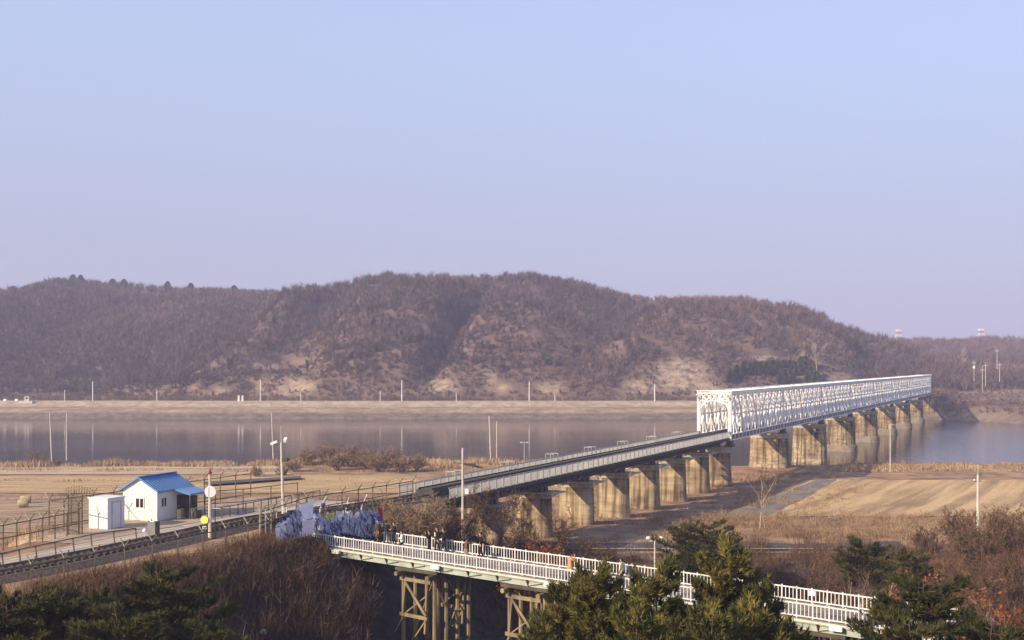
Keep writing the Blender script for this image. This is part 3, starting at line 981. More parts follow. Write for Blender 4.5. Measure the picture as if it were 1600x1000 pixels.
def pier_mesh(L, T, z0, z1, batter, capL, capT, caph, foot):
    b = MB(); rs = []
    n = 9
    for i in range(n + 1):
        t = i / n
        fl = 0.55 * max(0, 1 - t * 4) ** 2
        rs.append(oval(0, 0, z0 + (z1 - caph - z0) * t, L + 2 * batter * (1 - t) + fl, T + 2 * batter * (1 - t) + fl))
    b.rings(rs)
    body = b.mesh('pier_body', [M['pier_stone'] if foot else M['pier']], True)
    b = MB()
    b.rings([oval(0, 0, z1 - caph, capL, capT), oval(0, 0, z1 - caph * 0.35, capL, capT)])
    b.rings([oval(0, 0, z1 - caph * 0.35, capL + 0.25, capT + 0.25), oval(0, 0, z1, capL + 0.1, capT + 0.1)])
    cap = b.mesh('pier_cap', M['pier_cap'])
    ft = None
    if foot:
        b = MB(); LL = L + 2 * batter + 0.6; TT = T + 2 * batter + 0.6
        b.rings([oval(0, 0, -6, LL + .3, TT + .3), oval(0, 0, foot - 0.25, LL, TT), oval(0, 0, foot, LL - 0.3, TT - 0.3)])
        ft = b.mesh('pier_footing', M['wet_stone'])
    return body, cap, ft


bm_ = MB()
bm_.rings([[(x * k, y * k, z) for x, y in ((-.75, -1.1), (.75, -1.1), (.75, 1.1), (-.75, 1.1))] for z, k in ((7.38, 1), (7.72, 1), (7.76, .72), (8.5, .66))])
bear = bm_.mesh('bearing', M['steel_dark'])
for k in range(0, 8):
    s_ = k * SP
    if k == 0:
        body, cap, ft = pier_mesh(6.0, 3.0, 0.2, 7.4, 0.25, 6.4, 3.4, 1.1, 0)
    else:
        body, cap, ft = pier_mesh(8.2, 3.7, -0.6 if k == 1 else -4, 7.4, 0.42, 8.5, 4.0, 1.0, 0 if k < 3 else -0.6)
    if k > 0:
        body.materials[0] = M['pier_stone']
    p = link('pier', body, truss_root, (0, s_, 0))
    link('pier_cap', cap, p)
    link('bearing', bear, p, (-HW, 0, 0)); link('bearing', bear, p, (HW, 0, 0))
    if ft: link('pier_footing', ft, p)
b = MB()
b.box((0, 362.5, 1.7), (9.2, 4.6, 11.4), taper=0.96); b.box((0, 362.2, 8.0), (8.4, 3.6, 1.2))
for sg in (-1, 1):
    b.box((sg * 6.2, 364.5, 1.2), (4.0, 1.2, 8.0), sg * -0.5, taper=0.9)
b.build('abutment', M['pier_stone'], truss_root)

# ------------------------------------------------------------------ girder approach with its railings, on round-ended concrete piers
gr = thing('railway_girder_bridge', 'grey steel girder railway viaduct with white railings on tall stained concrete piers', 'bridge', (B0[0], B0[1], 0), -TH)
SG = [-12.0, -26.0, -40.0, -54.0, -68.0, -82.0, -96.0, -110.0]
edges = [-0.6] + SG
b = MB()
for i in range(34):
    b.box((0, -0.6 - i * 3.2 - 1.6, DECK - 0.1), (5.9, 3.15, 0.2))
b.box((-2.95, -55, DECK - 0.14), (0.18, 109, 0.34)); b.box((2.95, -55, DECK - 0.14), (0.18, 109, 0.34))
b.build('deck', M['dark_deck'], gr)
b = MB()                                  # raised track trough between the walkways
b.box((0.25, -55, 9.44), (2.0, 109, 0.90))
b.build('track_trough', M['trough'], gr)
b = MB()
for x in (-0.5, 1.0):
    b.box((x, -55, 10.00), (0.09, 109, 0.15))
for i in range(160):
    b.box((0.25, -1 - i * 0.68, 9.93), (1.9, 0.25, 0.1))
b.build('track', M['dark_deck'], gr)
for a_, c_ in zip(edges[:-1], edges[1:]):
    b = MB(); ln = a_ - c_ - 0.12; mid = (a_ + c_) / 2
    for x in (-1.15, 1.15):
        b.box((x, mid, 8.2), (0.10, ln, 1.16))
        b.box((x, mid, 7.61), (0.5, ln, 0.06)); b.box((x, mid, 8.76), (0.5, ln, 0.06))
    nst = int(ln / 0.9)
    for i in range(nst + 1):
        y = c_ + 0.2 + i * (ln - 0.3) / nst
        for x in (1.15, -1.15):
            b.box((x + math.copysign(0.14, x), y, 8.2), (0.18, 0.10, 1.1))
        if i % 2 == 0:
            b.beam((1.3, y, 7.9), (2.8, y, 8.74), 0.10, 0.12); b.beam((-1.3, y, 7.9), (-2.8, y, 8.74), 0.10, 0.12)
    for i in range(3):
        b.box((0, c_ + 1.0 + i * (ln - 2) / 2, 8.2), (2.1, 0.12, 1.0))
    b.build('girder_span', M['girder'], gr)
    for x in (-1.15, 1.15):
        for y in (a_ - 0.6, c_ + 0.6):
            MB().box((x, y, 7.33), (0.6, 0.7, 0.5)).build('bearing', M['steel_dark'], gr)
RH = 1.17
pm = MB().box((0, 0, DECK + RH / 2), (0.13, 0.13, RH + 0.06)).mesh('railing_post', M['white_rail'])
infm = MB()
for i in range(14):
    infm.box((0, 0.10 + i * 0.123, DECK + 0.6), (0.03, 0.045, 1.0))
for z in (0.10, 1.10):
    infm.box((0, 0.9, DECK + z), (0.05, 1.7, 0.05))
infm = infm.mesh('railing_panel', M['grey_rail'])
for sg in (-1, 1):
    rl = MB(); rl.box((sg * 2.93, -55, DECK + RH + 0.02), (0.06, 109, 0.06))
    ro = rl.build('railing', M['grey_rail'], gr)
    for i in range(60):
        y = -0.8 - i * 1.81
        link('railing_post', pm, ro, (sg * 2.93, y, 0))
        link('railing_panel', infm, ro, (sg * 2.93, y - 1.81, 0))
refm = MB()
for x, y in ((0, 0), (1.1, 0), (1.1, 1.6), (0, 1.6)):
    refm.box((-x, y, DECK + 0.78), (0.045, 0.045, 1.56))
for z in (0.1, 0.8, 1.55):
    refm.box((-1.1, 0.8, DECK + z), (0.06, 1.6, 0.06)); refm.box((-0.55, 0, DECK + z), (1.1, 0.06, 0.06)); refm.box((-0.55, 1.6, DECK + z), (1.1, 0.06, 0.06))
refm.box((-0.55, 0.8, DECK - 0.1), (1.2, 1.7, 0.08))
refm = refm.mesh('refuge', M['grey_rail'])
for s_ in SG[:-1]:
    link('refuge', refm, gr, (-3.02, s_ - 0.8, 0))
plat = MB()
plat.box((0, -1.35, 7.04), (7.2, 0.75, 0.12)); plat.box((0, 1.35, 7.04), (7.2, 0.75, 0.12))
for sg in (-1, 1):
    plat.box((sg * 3.3, 0, 7.04), (0.7, 2.0, 0.12))
    plat.beam((sg * 2.3, -1.2, 6.4), (sg * 3.5, -1.2, 6.98), 0.12, 0.12)
    for x in (2.6, 3.6):
        plat.box((sg * x, -1.65, 7.4), (0.05, 0.05, 0.7))
for x in (-1.8, -0.6, 0.6, 1.8):
    plat.beam((x, -1.1, 6.5), (x, -1.7, 6.98), 0.1, 0.1)
platm = plat.mesh('service_platform', M['concrete_pole'])
for i, s_ in enumerate(SG[:-1]):
    body, cap, ft = pier_mesh(4.6, 2.2, -0.5, 7.0, 0.18, 4.5, 2.1, 0.7, 0)
    p = link('pier', body, gr, (0, s_, 0))
    link('pier_cap', cap, p)
    link('service_platform', platm, p)
b = MB(); b.box((0, -112.6, 4.0), (8.5, 4.2, 8.6)); b.box((0, -113.6, 8.5), (8.5, 2.2, 0.9))
b.build('abutment', M['pier'], gr)

# ------------------------------------------------------------------ timber footbridge with white railings
FA = Vector((-15.8, 94.1, 0))
FANG = math.atan2(-25.6, 35.4)
FU = Vector((math.cos(FANG), math.sin(FANG), 0)); FN = Vector((-math.sin(FANG), math.cos(FANG), 0))
FW = 4.4
FL = 49.0


def fz(t):
    return 8.2 - 0.0183 * t


def fb(t, w, dz=0.0):
    return FA + FU * t + FN * w + Vector((0, 0, fz(t) + dz))


foot = thing('footbridge', 'timber trestle footbridge with white railings crossed by visitors', 'footbridge', FA, FANG)


def L(t, w, dz):
    return (t, w, fz(t) + dz)


def slope_box(b, t0, t1, w, wid, dz, h, mi=0):
    b.beam(L(t0, w, dz), L(t1, w, dz), wid, h, mi)


b = MB()
for i in range(int((FL + 1.2) / 0.3)):
    t = -1.1 + i * 0.3
    b.box((t + 0.15, FW / 2, fz(t) - 0.06 + 0.006 * ((i * 7) % 3)), (0.285, FW + 0.5, 0.09))
b.build('deck', M['deck_plank'], foot)
b = MB(); slope_box(b, -1.2, FL, -0.30, 0.10, -0.10, 0.12); slope_box(b, -1.2, FL, FW + 0.30, 0.10, -0.10, 0.12)
b.build('edge_strip', M['cream_strip'], foot)
b = MB(); slope_box(b, -1.2, FL, -0.22, 0.08, -0.215, 0.07); slope_box(b, -1.2, FL, -0.16, 0.12, -0.46, 0.34); slope_box(b, -1.2, FL, FW + 0.16, 0.12, -0.46, 0.34)
for w in (1.2, 3.2):
    slope_box(b, -1.2, FL, w, 0.3, -0.46, 0.34)
b.build('side_beam', M['mint_fascia'], foot)
b = MB()
for i in range(19):
    t = 0.2 + i * 2.6
    b.add([L(t - 0.03, -0.2, -0.64), L(t - 0.03, -0.46, -0.17), L(t - 0.03, -0.2, -0.17), L(t + 0.05, -0.2, -0.64), L(t + 0.05, -0.46, -0.17), L(t + 0.05, -0.2, -0.17)],
          [(0, 1, 2), (5, 4, 3), (0, 3, 4, 1), (1, 4, 5, 2), (2, 5, 3, 0)])
    b.beam(L(t, -0.24, -0.60), L(t + 1.2, -0.3, -0.30), 0.045, 0.045)
b.build('bracket', M['steel_dark'], foot)['kind'] = 'stuff'
fl = MB().box((0, 0, 0), (0.75, 0.22, 0.26)).mesh('floodlight', M['sign_white'])
for i in range(5):
    link('floodlight', fl, foot, L(3.0 + i * 10.0, -0.52, -0.22))
postm = MB().box((0, 0, 0.44), (0.075, 0.075, 1.02)).mesh('railing_post', M['white_rail'])
balm = MB().box((0, 0, 0.44), (0.042, 0.042, 0.70)).mesh('baluster', M['white_rail'])
for w in (0.0, FW):
    b = MB(); t0 = -0.6 if w == 0 else 3.6
    slope_box(b, t0, FL, w, 0.075, 0.84, 0.075); slope_box(b, t0, FL, w, 0.065, 0.10, 0.07)
    ro = b.build('railing', M['white_rail'], foot)
    rest = MB()
    for i in range(int(FL - t0) + 1):
        link('railing_post', postm, ro, L(t0 + i, w, 0.0))
        for k in (0.25, 0.5, 0.75):
            t = t0 + i + k
            if t < 47:
                link('baluster', balm, ro, L(t, w, 0.04))
            elif t < FL:
                rest.box((t, w, fz(t) + 0.48), (0.042, 0.042, 0.70))
    rest.build('balusters', M['white_rail'], ro)['kind'] = 'stuff'
spm = MB().box((0, 0, 0.62), (0.42, 0.03, 0.30)).mesh('notice_plate', M['sign_white'])
link('notice_plate', spm, foot, L(39.6, FW - 0.06, 0)); link('notice_plate', spm, foot, L(38.0, -0.06, 0))

# trestle towers under the deck, each of two bents
GB = -1.2
logm = {}


def log(parent, a, c, r, name, m='wood', n=7):
    o = MB().tube(a, c, r, r * 0.92, n).build(name, M[m], parent)
    return o


def trestle(t0, t1, zb):
    tr = link('trestle', MB().box(((t0 + t1) / 2, 2.2, fz(t0) - 0.78), (t1 - t0 + 1.0, 5.2, 0.22)).mesh('trestle', M['wood_dark']), foot)
    for t in (t0, t1):
        log(tr, (t, -0.9, fz(t) - 1.06), (t, 5.4, fz(t) - 1.06), 0.18, 'cap_log', 'wood')
        for w in (0.0, 1.35, 2.7, 4.05):
            log(tr, (t, w, zb), (t, w, fz(t) - 0.95), 0.17, 'timber_post')
        log(tr, (t - 0.06, 0, zb + 1.2), (t - 0.06, 4.05, fz(t) - 1.4), 0.07, 'brace')
        log(tr, (t + 0.06, 4.05, zb + 1.2), (t + 0.06, 0, fz(t) - 1.4), 0.07, 'brace')
    zt = fz(t0) - 1.5
    for w in (-0.22, 4.2):
        o = MB(); o.beam((t0 - 0.15, w, zt), (t1 - 0.2, w, zt - 0.05), 0.12, 0.26); o.build('cross_timber', M['wood'], tr)
        o = MB(); o.beam((t0 - 0.2, w, zt - 2.65), (t1 - 0.5, w, zt - 2.72), 0.12, 0.26); o.build('cross_timber', M['wood'], tr)
        o = MB(); o.beam((t0 + 0.35, w + 0.1, zt + 0.2), (t0 + 0.05, w + 0.1, zt - 2.8), 0.14, 0.2); o.build('leaning_timber', M['wood'], tr)
        o = MB(); o.beam((t0 + 0.45, w - 0.12, zt - 0.2), (t1 - 0.55, w - 0.12, zt - 2.5), 0.10, 0.2); o.build('diagonal_timber', M['wood'], tr)
        o = MB(); o.beam((t1 - 0.55, w + 0.1, zt + 0.05), (t1 - 0.8, w + 0.1, zt - 3.9), 0.14, 0.2); o.build('leaning_timber', M['wood'], tr)
        o = MB(); o.beam((t1 - 0.6, w + 0.14, zt - 1.0), (t0 + 0.2, w + 0.14, zt - 2.6), 0.05, 0.09); o.build('brace', M['wood'], tr)
        o = MB(); o.beam((t0 + 0.1, w, zt - 2.9), (t0 - 0.7, w, zt - 4.1), 0.06, 0.1); o.build('brace', M['wood'], tr)
        o = MB(); o.beam((t1 - 0.7, w, zt - 2.9), (t1 - 1.7, w, zt - 4.2), 0.06, 0.1); o.build('brace', M['wood'], tr)
    for w in (-0.5, 2.0, 4.2):
        MB().box(((t0 + t1) / 2 - 0.6, w, zb + 0.75), (t1 - t0 + 1.6, 0.7, 0.7)).build('sill_block', M['wood_dark'], tr)


for t0 in (-0.2, 9.5, 19.3, 29.5, 40.0):
    trestle(t0, t0 + 3.0, GB)

# ------------------------------------------------------------------ railway line on the embankment
pts = [so(-190, -6.5, 0), P(0, 893, EMB + .4), P(240, 845, EMB + .4), P(400, 811.5, EMB + .4), so(-121, -1.6, 0), so(-114, -0.4, 0), so(-106, 0, 0)]


def catmull(ps, n=14):
    out = []
    for i in range(len(ps) - 1):
        p0 = ps[max(i - 1, 0)]; p1 = ps[i]; p2 = ps[i + 1]; p3 = ps[min(i + 2, len(ps) - 1)]
        for k in range(n):
            t = k / n
            out.append(0.5 * ((2 * p1) + (p2 - p0) * t + (2 * p0 - 5 * p1 + 4 * p2 - p3) * t * t + (3 * p1 - p0 - 3 * p2 + p3) * t ** 3))
    out.append(ps[-1])
    return out


line = [Vector((p.x, p.y, EMB)) for p in catmull(pts)]
trk = thing('railway_track', 'single railway track on dark ballast leading to the bridge', 'railway track', (0, 0, 0))
b = MB(); rl = MB(); rings = []
for i, p in enumerate(line):
    d = (line[min(i + 1, len(line) - 1)] - line[max(i - 1, 0)]).normalized()
    n_ = Vector((d.y, -d.x, 0))
    rings.append([p - n_ * 2.6 + Vector((0, 0, -0.2)), p - n_ * 1.5 + Vector((0, 0, 0.38)), p + n_ * 1.5 + Vector((0, 0, 0.38)), p + n_ * 2.6 + Vector((0, 0, -0.2))])
b.rings(rings, cap=False)
bal = tag(b.build('ballast', M['ballast']), 'ballast bed of the railway', kind='structure')
ra = MB(); rb_ = MB()
for p, q in zip(line[:-1], line[1:]):
    d = (q - p).normalized(); n_ = Vector((d.y, -d.x, 0)); up = Vector((0, 0, 0.60))
    ra.beam(p - n_ * 0.72 + up, q - n_ * 0.72 + up, 0.09, 0.16); rb_.beam(p + n_ * 0.72 + up, q + n_ * 0.72 + up, 0.09, 0.16)
ra.build('rail', M['rail_steel'], trk); rb_.build('rail', M['rail_steel'], trk)
slm = MB().box((0, 0, 0), (2.4, 0.25, 0.16)).mesh('sleeper', M['sleeper'])
acc = 0.0
for p, q in zip(line[:-1], line[1:]):
    ln = (q - p).length; d = (q - p) / ln
    while acc < ln:
        c = p + d * acc
        link('sleeper', slm, trk, (c.x, c.y, EMB + 0.44), math.atan2(d.y, d.x) - PI / 2)
        acc += 0.68
    acc -= ln

# ------------------------------------------------------------------ guard hut, shed and what stands round them
HA_ = math.radians(-20)
hut_c = P(245, 815, EMB)
hut = thing('guard_hut', 'white guard hut with blue gabled metal roof beside the railway', 'hut', (hut_c.x, hut_c.y, EMB), HA_)
HWd, HLn, HE, HP = 3.55, 4.9, 2.75, 3.75   # width (to -x), length (to +y), eaves, ridge
b = MB()
b.add([(0, 0, 0), (-HWd, 0, 0), (-HWd, 0, HE), (-HWd / 2, 0, HP), (0, 0, HE), (0, HLn, 0), (-HWd, HLn, 0), (-HWd, HLn, HE), (-HWd / 2, HLn, HP), (0, HLn, HE)],
      [(0, 4, 3, 2, 1), (5, 6, 7, 8, 9), (0, 5, 9, 4), (1, 2, 7, 6), (0, 1, 6, 5)])
wall = b.build('wall', M['hut_wall'], hut)
for i in range(1, 8):
    x = -HWd * i / 8
    zt = HE + (HP - HE) * (1 - abs(x + HWd / 2) / (HWd / 2))
    MB().box((x, -0.012, zt / 2 - 0.05), (0.035, 0.02, zt - 0.2)).build('panel_seam', M['frame_white'], wall)
MB().box((0.01, 0.02, HE / 2), (0.09, 0.09, HE)).build('corner_trim', M['frame_white'], hut)
b = MB()
for sg in (-1, 1):
    mid = -HWd / 2
    xe = mid + sg * (HWd / 2 + 0.32); ze = HE - 0.32 * (HP - HE) / (HWd / 2) + 0.06
    y0, y1 = -0.28, HLn + 0.25
    b.add([(mid, y0, HP + 0.06), (xe, y0, ze), (xe, y1, ze), (mid, y1, HP + 0.06), (mid, y0, HP - 0.04), (xe, y0, ze - 0.12), (xe, y1, ze - 0.12), (mid, y1, HP - 0.04)],
          [(0, 1, 2, 3), (4, 7, 6, 5), (0, 4, 5, 1), (1, 5, 6, 2), (2, 6, 7, 3), (3, 7, 4, 0)])
roof = b.build('roof', M['blue_roof'], hut)
for sg in (-1, 1):
    for i in range(14):
        y = -0.2 + i * 0.39
        mid = -HWd / 2; xe = mid + sg * (HWd / 2 + 0.31); ze = HE - 0.32 * (HP - HE) / (HWd / 2) + 0.06
        o = MB(); o.beam((mid, y, HP + 0.09), (xe, y, ze + 0.03), 0.05, 0.05); o.build('roof_seam', M['blue_roof'], roof)
o = MB(); o.beam((-HWd / 2, -0.3, HP + 0.1), (-HWd / 2, HLn + 0.27, HP + 0.1), 0.28, 0.08); o.build('ridge_cap', M['blue_roof'], roof)


def sash(parent, c, w, h, axis):
    fr = MB()
    def bx(u, z, du, dz, off, dep):
        if axis == 'x':
            fr.box((c[0] + u, c[1] - off, c[2] + z), (du, dep, dz))
        else:
            fr.box((c[0] + off, c[1] + u, c[2] + z), (dep, du, dz))
    for u in (-w / 2, 0, w / 2):
        bx(u, 0, 0.07, h, 0.03, 0.08)
    for z in (-h / 2, h / 2):
        bx(0, z, w + 0.07, 0.07, 0.03, 0.08)
    f = fr.build('window', M['frame_white'], parent)
    for u in (-w / 4, w / 4):
        g = MB()
        if axis == 'x':
            g.box((c[0] + u, c[1] - 0.012, c[2]), (w / 2 - 0.08, 0.02, h - 0.08))
        else:
            g.box((c[0] + 0.012, c[1] + u, c[2]), (0.02, w / 2 - 0.08, h - 0.08))
        g.build('pane', M['glass'], f)
    return f


sash(hut, (-1.75, 0, 1.55), 0.86, 0.86, 'x')
sash(hut, (0, 0.95, 1.6), 0.75, 0.8, 'y')
dr = MB().box((0.02, 3.3, 1.0), (0.05, 0.85, 2.0)).build('door', M['steel_dark'], hut)
MB().box((0.06, 3.0, 1.0), (0.05, 0.05, 0.14)).build('handle', M['steel_pole'], dr)
b = MB()
b.add([(0.28, 2.05, 2.62), (2.0, 2.05, 2.26), (2.0, HLn + 0.1, 2.26), (0.28, HLn + 0.1, 2.62), (0.28, 2.05, 2.54), (2.0, 2.05, 2.12), (2.0, HLn + 0.1, 2.12), (0.28, HLn + 0.1, 2.54)],
      [(0, 1, 2, 3), (4, 7, 6, 5), (0, 4, 5, 1), (1, 5, 6, 2), (2, 6, 7, 3), (3, 7, 4, 0)])
por = b.build('porch_roof', M['blue_roof'], hut)
for i in range(8):
    o = MB(); o.beam((0.28, 2.15 + i * 0.38, 2.65), (2.0, 2.15 + i * 0.38, 2.29), 0.05, 0.04); o.build('roof_seam', M['blue_roof'], por)
MB().box((0.95, 3.5, 1.0), (1.5, 0.08, 2.0)).build('porch_screen', M['steel_dark'], hut)
for y in (2.15, HLn):
    MB().box((1.9, y, 1.08), (0.07, 0.07, 2.16)).build('porch_post', M['steel_dark'], hut)
b = MB()
for y0, y1, x in ((1.2, 2.1, 1.3), (2.2, 4.8, 2.0)):
    b.box((x, (y0 + y1) / 2, 0.95), (0.05, y1 - y0, 0.05)); b.box((x, (y0 + y1) / 2, 0.2), (0.05, y1 - y0, 0.05))
    n = int((y1 - y0) / 0.16)
    for i in range(n + 1):
        b.box((x, y0 + i * (y1 - y0) / n, 0.55), (0.03, 0.03, 0.8))
b.build('porch_railing', M['fence_pale'], hut)
b = MB(); b.box((0.9, 1.9, 0.35), (0.9, 0.9, 0.7)); tag(b.build('crate', M['steel_dark']), 'dark box standing beside the hut porch', 'box')
bpy.data.objects['crate'].location = (hut_c.x + 1.2, hut_c.y + 0.6, EMB); bpy.data.objects['crate'].rotation_euler = (0, 0, HA_)

shed_c = P(168, 828, EMB)
shed = thing('shed', 'small white metal shed standing in front of the hut', 'shed', (shed_c.x, shed_c.y, EMB), math.radians(-24))
b = MB(); b.box((-1.0, 1.0, 1.27), (2.0, 2.0, 2.5)); wl_ = b.build('wall', M['shed_wall'], shed)
b = MB(); b.box((-1.0, 1.0, 2.57), (2.16, 2.16, 0.09)); b.build('roof', M['shed_wall'], shed)
for i in range(7):
    MB().box((-0.14 - i * 0.29, -0.012, 1.27), (0.05, 0.02, 2.4)).build('panel_rib', M['shed_wall'], wl_)
d_ = MB().box((0.012, 1.0, 1.15), (0.03, 0.95, 2.1)).build('door', M['shed_wall'], shed)
fr = MB()
for y in (0.5, 1.5): fr.box((0.03, y, 1.15), (0.05, 0.06, 2.2))
fr.box((0.03, 1.0, 2.24), (0.05, 1.06, 0.06)); fr.build('door_frame', M['steel_pole'], d_)

cb = P(240, 836, EMB)
cab = thing('relay_cabinet', 'grey relay cabinet with a white sign beside the track', 'cabinet', (cb.x, cb.y, EMB), math.radians(-22))
MB().box((0, 0, 0.55), (0.75, 0.6, 1.1)).build('body', M['girder'], cab)
MB().box((0.38, 0, 0.55), (0.02, 0.5, 0.95)).build('door', M['steel_dark'], cab)
sg_ = MB().box((0.12, -0.32, 1.28), (0.36, 0.03, 0.36)).build('sign_plate', M['sign_white'], cab)
g_ = MB(); g_.box((0.07, -0.345, 1.28), (0.06, 0.02, 0.2)); g_.box((0.13, -0.345, 1.2), (0.13, 0.02, 0.06)); g_.build('symbol', M['black'], sg_)
mk = P(226, 842, EMB)
t_ = thing('track_marker', 'small white marker post beside the track', 'marker', (mk.x, mk.y, EMB))
MB().box((0, 0, 0.25), (0.06, 0.06, 0.5)).build('post', M['steel_pole'], t_)
MB().lathe((0, 0, 0.5), [(0.04, 0), (0.17, 0.08), (0.18, 0.2), (0.06, 0.32)], 10).build('head', M['sign_white'], t_)

sp_ = P(328, 843, EMB)
sig = thing('signal_mast', 'cream railway mast with a white disc, a yellow disc and step irons', 'signal', (sp_.x, sp_.y, EMB), math.radians(-10))
MB().tube((0, 0, 0), (0, 0, 5.1), 0.15, 0.11, 8).build('mast', M['concrete_pole'], sig)
MB().lathe((0, 0, 5.1), [(0.13, 0), (0.17, 0.12), (0.08, 0.3), (0.02, 0.55)], 8).build('finial', M['red_cap'], sig)
dm = MB().lathe((0, 0, 0), [(0.42, -0.02), (0.45, 0), (0.42, 0.02)], 18).mesh('disc', M['sign_white'])
o = link('disc', dm, sig, (0.14, -0.2, 3.75)); o.rotation_euler = (math.radians(90), 0, math.radians(15))
b = MB().box((0, -0.24, 3.75), (0.10, 0.03, 0.75)); b.build('disc_bar', M['girder'], sig)
dm2 = MB().lathe((0, 0, 0), [(0.31, -0.02), (0.33, 0), (0.31, 0.02)], 18).mesh('yellow_disc', M['sign_yellow'])
o = link('yellow_disc', dm2, sig, (-0.36, -0.2, 1.55)); o.rotation_euler = (math.radians(90), 0, 0)
tag(o, 'yellow disc low on the mast')
b = MB().box((-0.36, -0.2, 0.95), (0.34, 0.03, 0.24)); pl_ = b.build('number_plate', M['sign_white'], sig)
b = MB()
for x in (-0.45, -0.36, -0.27): b.box((x, -0.225, 0.95), (0.05, 0.012, 0.14))
b.build('lettering', M['black'], pl_)
for i in range(9):
    MB().box((-0.2, 0, 1.9 + i * 0.24), (0.3, 0.03, 0.03)).build('step_iron', M['steel_pole'], sig)
MB().tube((0.3, 0.3, 0), (0.3, 0.3, 4.0), 0.04, 0.04, 5).build('conduit', M['steel_dark'], sig)
MB().box((0.45, 0, 2.45), (0.9, 0.05, 0.05)).build('bracket_arm', M['steel_pole'], sig)

cp = at(443, 104.5, EMB - 0.1)
cam_pole = thing('camera_pole', 'grey floodlight and camera pole behind the fence corner', 'pole', cp)
MB().tube((0, 0, 0), (-0.2, 0, 6.9), 0.15, 0.10, 8).build('pole', M['concrete_pole'], cam_pole)
MB().tube((-0.2, 0, 6.8), (-0.25, 0, 8.4), 0.03, 0.02, 5).build('lightning_rod', M['steel_pole'], cam_pole)
b = MB(); b.box((-0.3, 0, 6.72), (1.0, 0.08, 0.08)); b.build('crossarm', M['steel_dark'], cam_pole)
fl2 = MB().beam((-0.28, 0, -0.1), (0.28, 0, 0.14), 0.26, 0.22).mesh('floodlight', M['sign_white'])
link('floodlight', fl2, cam_pole, (-0.85, 0, 6.85)); link('floodlight', fl2, cam_pole, (0.15, 0.05, 7.1), PI / 2)
b = MB(); b.box((0.12, 0, 5.35), (0.5, 0.5, 0.34)); b.tube((0.1, 0, 5.5), (0.1, 0, 6.6), 0.03, 0.03, 5); b.box((0.42, 0, 5.42), (0.3, 0.2, 0.16))
b.build('camera_unit', M['steel_dark'], cam_pole)
MB().box((0.18, -0.08, 0.95), (0.26, 0.16, 0.42)).build('junction_box', M['sign_white'], cam_pole)

# straw bales out in the brown field
for (px, py, lab, rz) in ((36, 796, 'round straw bale nearer of the two in the brown field', 0.35), (40, 787.5, 'round straw bale behind the other in the brown field', 0.3)):
    q = P(px, py, 0.1)
    q.z = float(h_near(q.x, q.y)) + 0.1
    bl = thing('straw_bale', lab, 'straw bale', q, rz)
    b = MB(); n = 20
    rr = [[(x, 0.62 * k * math.cos(2 * PI * i / n), 0.6 + 0.6 * k * math.sin(2 * PI * i / n)) for i in range(n)] for x, k in ((-0.75, .93), (-0.68, 1), (0.68, 1), (0.75, .93))]
    b.rings(rr); b.build('roll', M['straw'], bl, True)
    for k in range(1, 5):
        rr = [[(0.755 + 0.012 * (k % 2), 0.62 * (0.93 - k * 0.2 + e) * math.cos(2 * PI * i / n), 0.6 + 0.6 * (0.93 - k * 0.2 + e) * math.sin(2 * PI * i / n)) for i in range(n)] for e in (0, 0.16)]
        b = MB(); b.rings(rr, cap=False); b.build('straw_layer', M['straw_dark'], bl)


# ------------------------------------------------------------------ fences with Y-shaped tops
def yfence(label, pts_, h, spacing, rails, m='fence_steel', arms=True, lean=0.0, both=True, rail_m=None, sag=0.0):
    p0 = Vector(pts_[0])
    th = thing('security_fence', label, 'fence', p0)
    n_tot = 0
    for a, c in zip(pts_[:-1], pts_[1:]):
        a = Vector(a) - p0; c = Vector(c) - p0
        d = Vector((c.x - a.x, c.y - a.y, 0)); ln = d.length; d.normalize()
        nn = Vector((d.y, -d.x, 0))
        n = max(1, round(ln / spacing))
        for i in range(n + (1 if c == Vector(pts_[-1]) - p0 else 0)):
            q = a.lerp(c, i / n)
            top = q + nn * (lean * h) + Vector((0, 0, h)) + d * R.uniform(-.03, .03)
            b = MB(); b.beam(q - Vector((0, 0, 0.5)), top, 0.085, 0.085)
            po = b.build('fence_post', M[m], th)
            if arms:
                for sg in ((-1, 1) if both else (1,)):
                    b = MB(); b.beam(top, top + nn * (sg * 0.42) + Vector((0, 0, 0.5)), 0.06, 0.06)
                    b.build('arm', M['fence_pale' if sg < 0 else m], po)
        for z in rails:
            b = MB()
            k = 8
            for j in range(k):
                t0, t1 = j / k, (j + 1) / k
                e = lambda t: a.lerp(c, t) + nn * (lean * z) + Vector((0, 0, z - sag * math.sin(PI * t * n) ** 2))
                b.beam(e(t0), e(t1), 0.07, 0.07)
            b.build('rail', M[rail_m or m], th)
        b = MB()   # fine wires between the posts
        for z in np.arange(0.25, h, 0.38):
            b.beam(a + Vector((0, 0, z)) + nn * (lean * z), c + Vector((0, 0, z)) + nn * (lean * z), 0.012, 0.012)
        if arms:
            for sg in (-1, 1):
                for q in (0.5, 1.0):
                    b.beam(a + nn * (lean * h + sg * 0.42 * q) + Vector((0, 0, h + 0.5 * q)), c + nn * (lean * h + sg * 0.42 * q) + Vector((0, 0, h + 0.5 * q)), 0.012, 0.012)
        b.build('wire', M[m], th)['kind'] = 'stuff'
    return th


def pe(px, py):
    return P(px, py, EMB - 0.1)


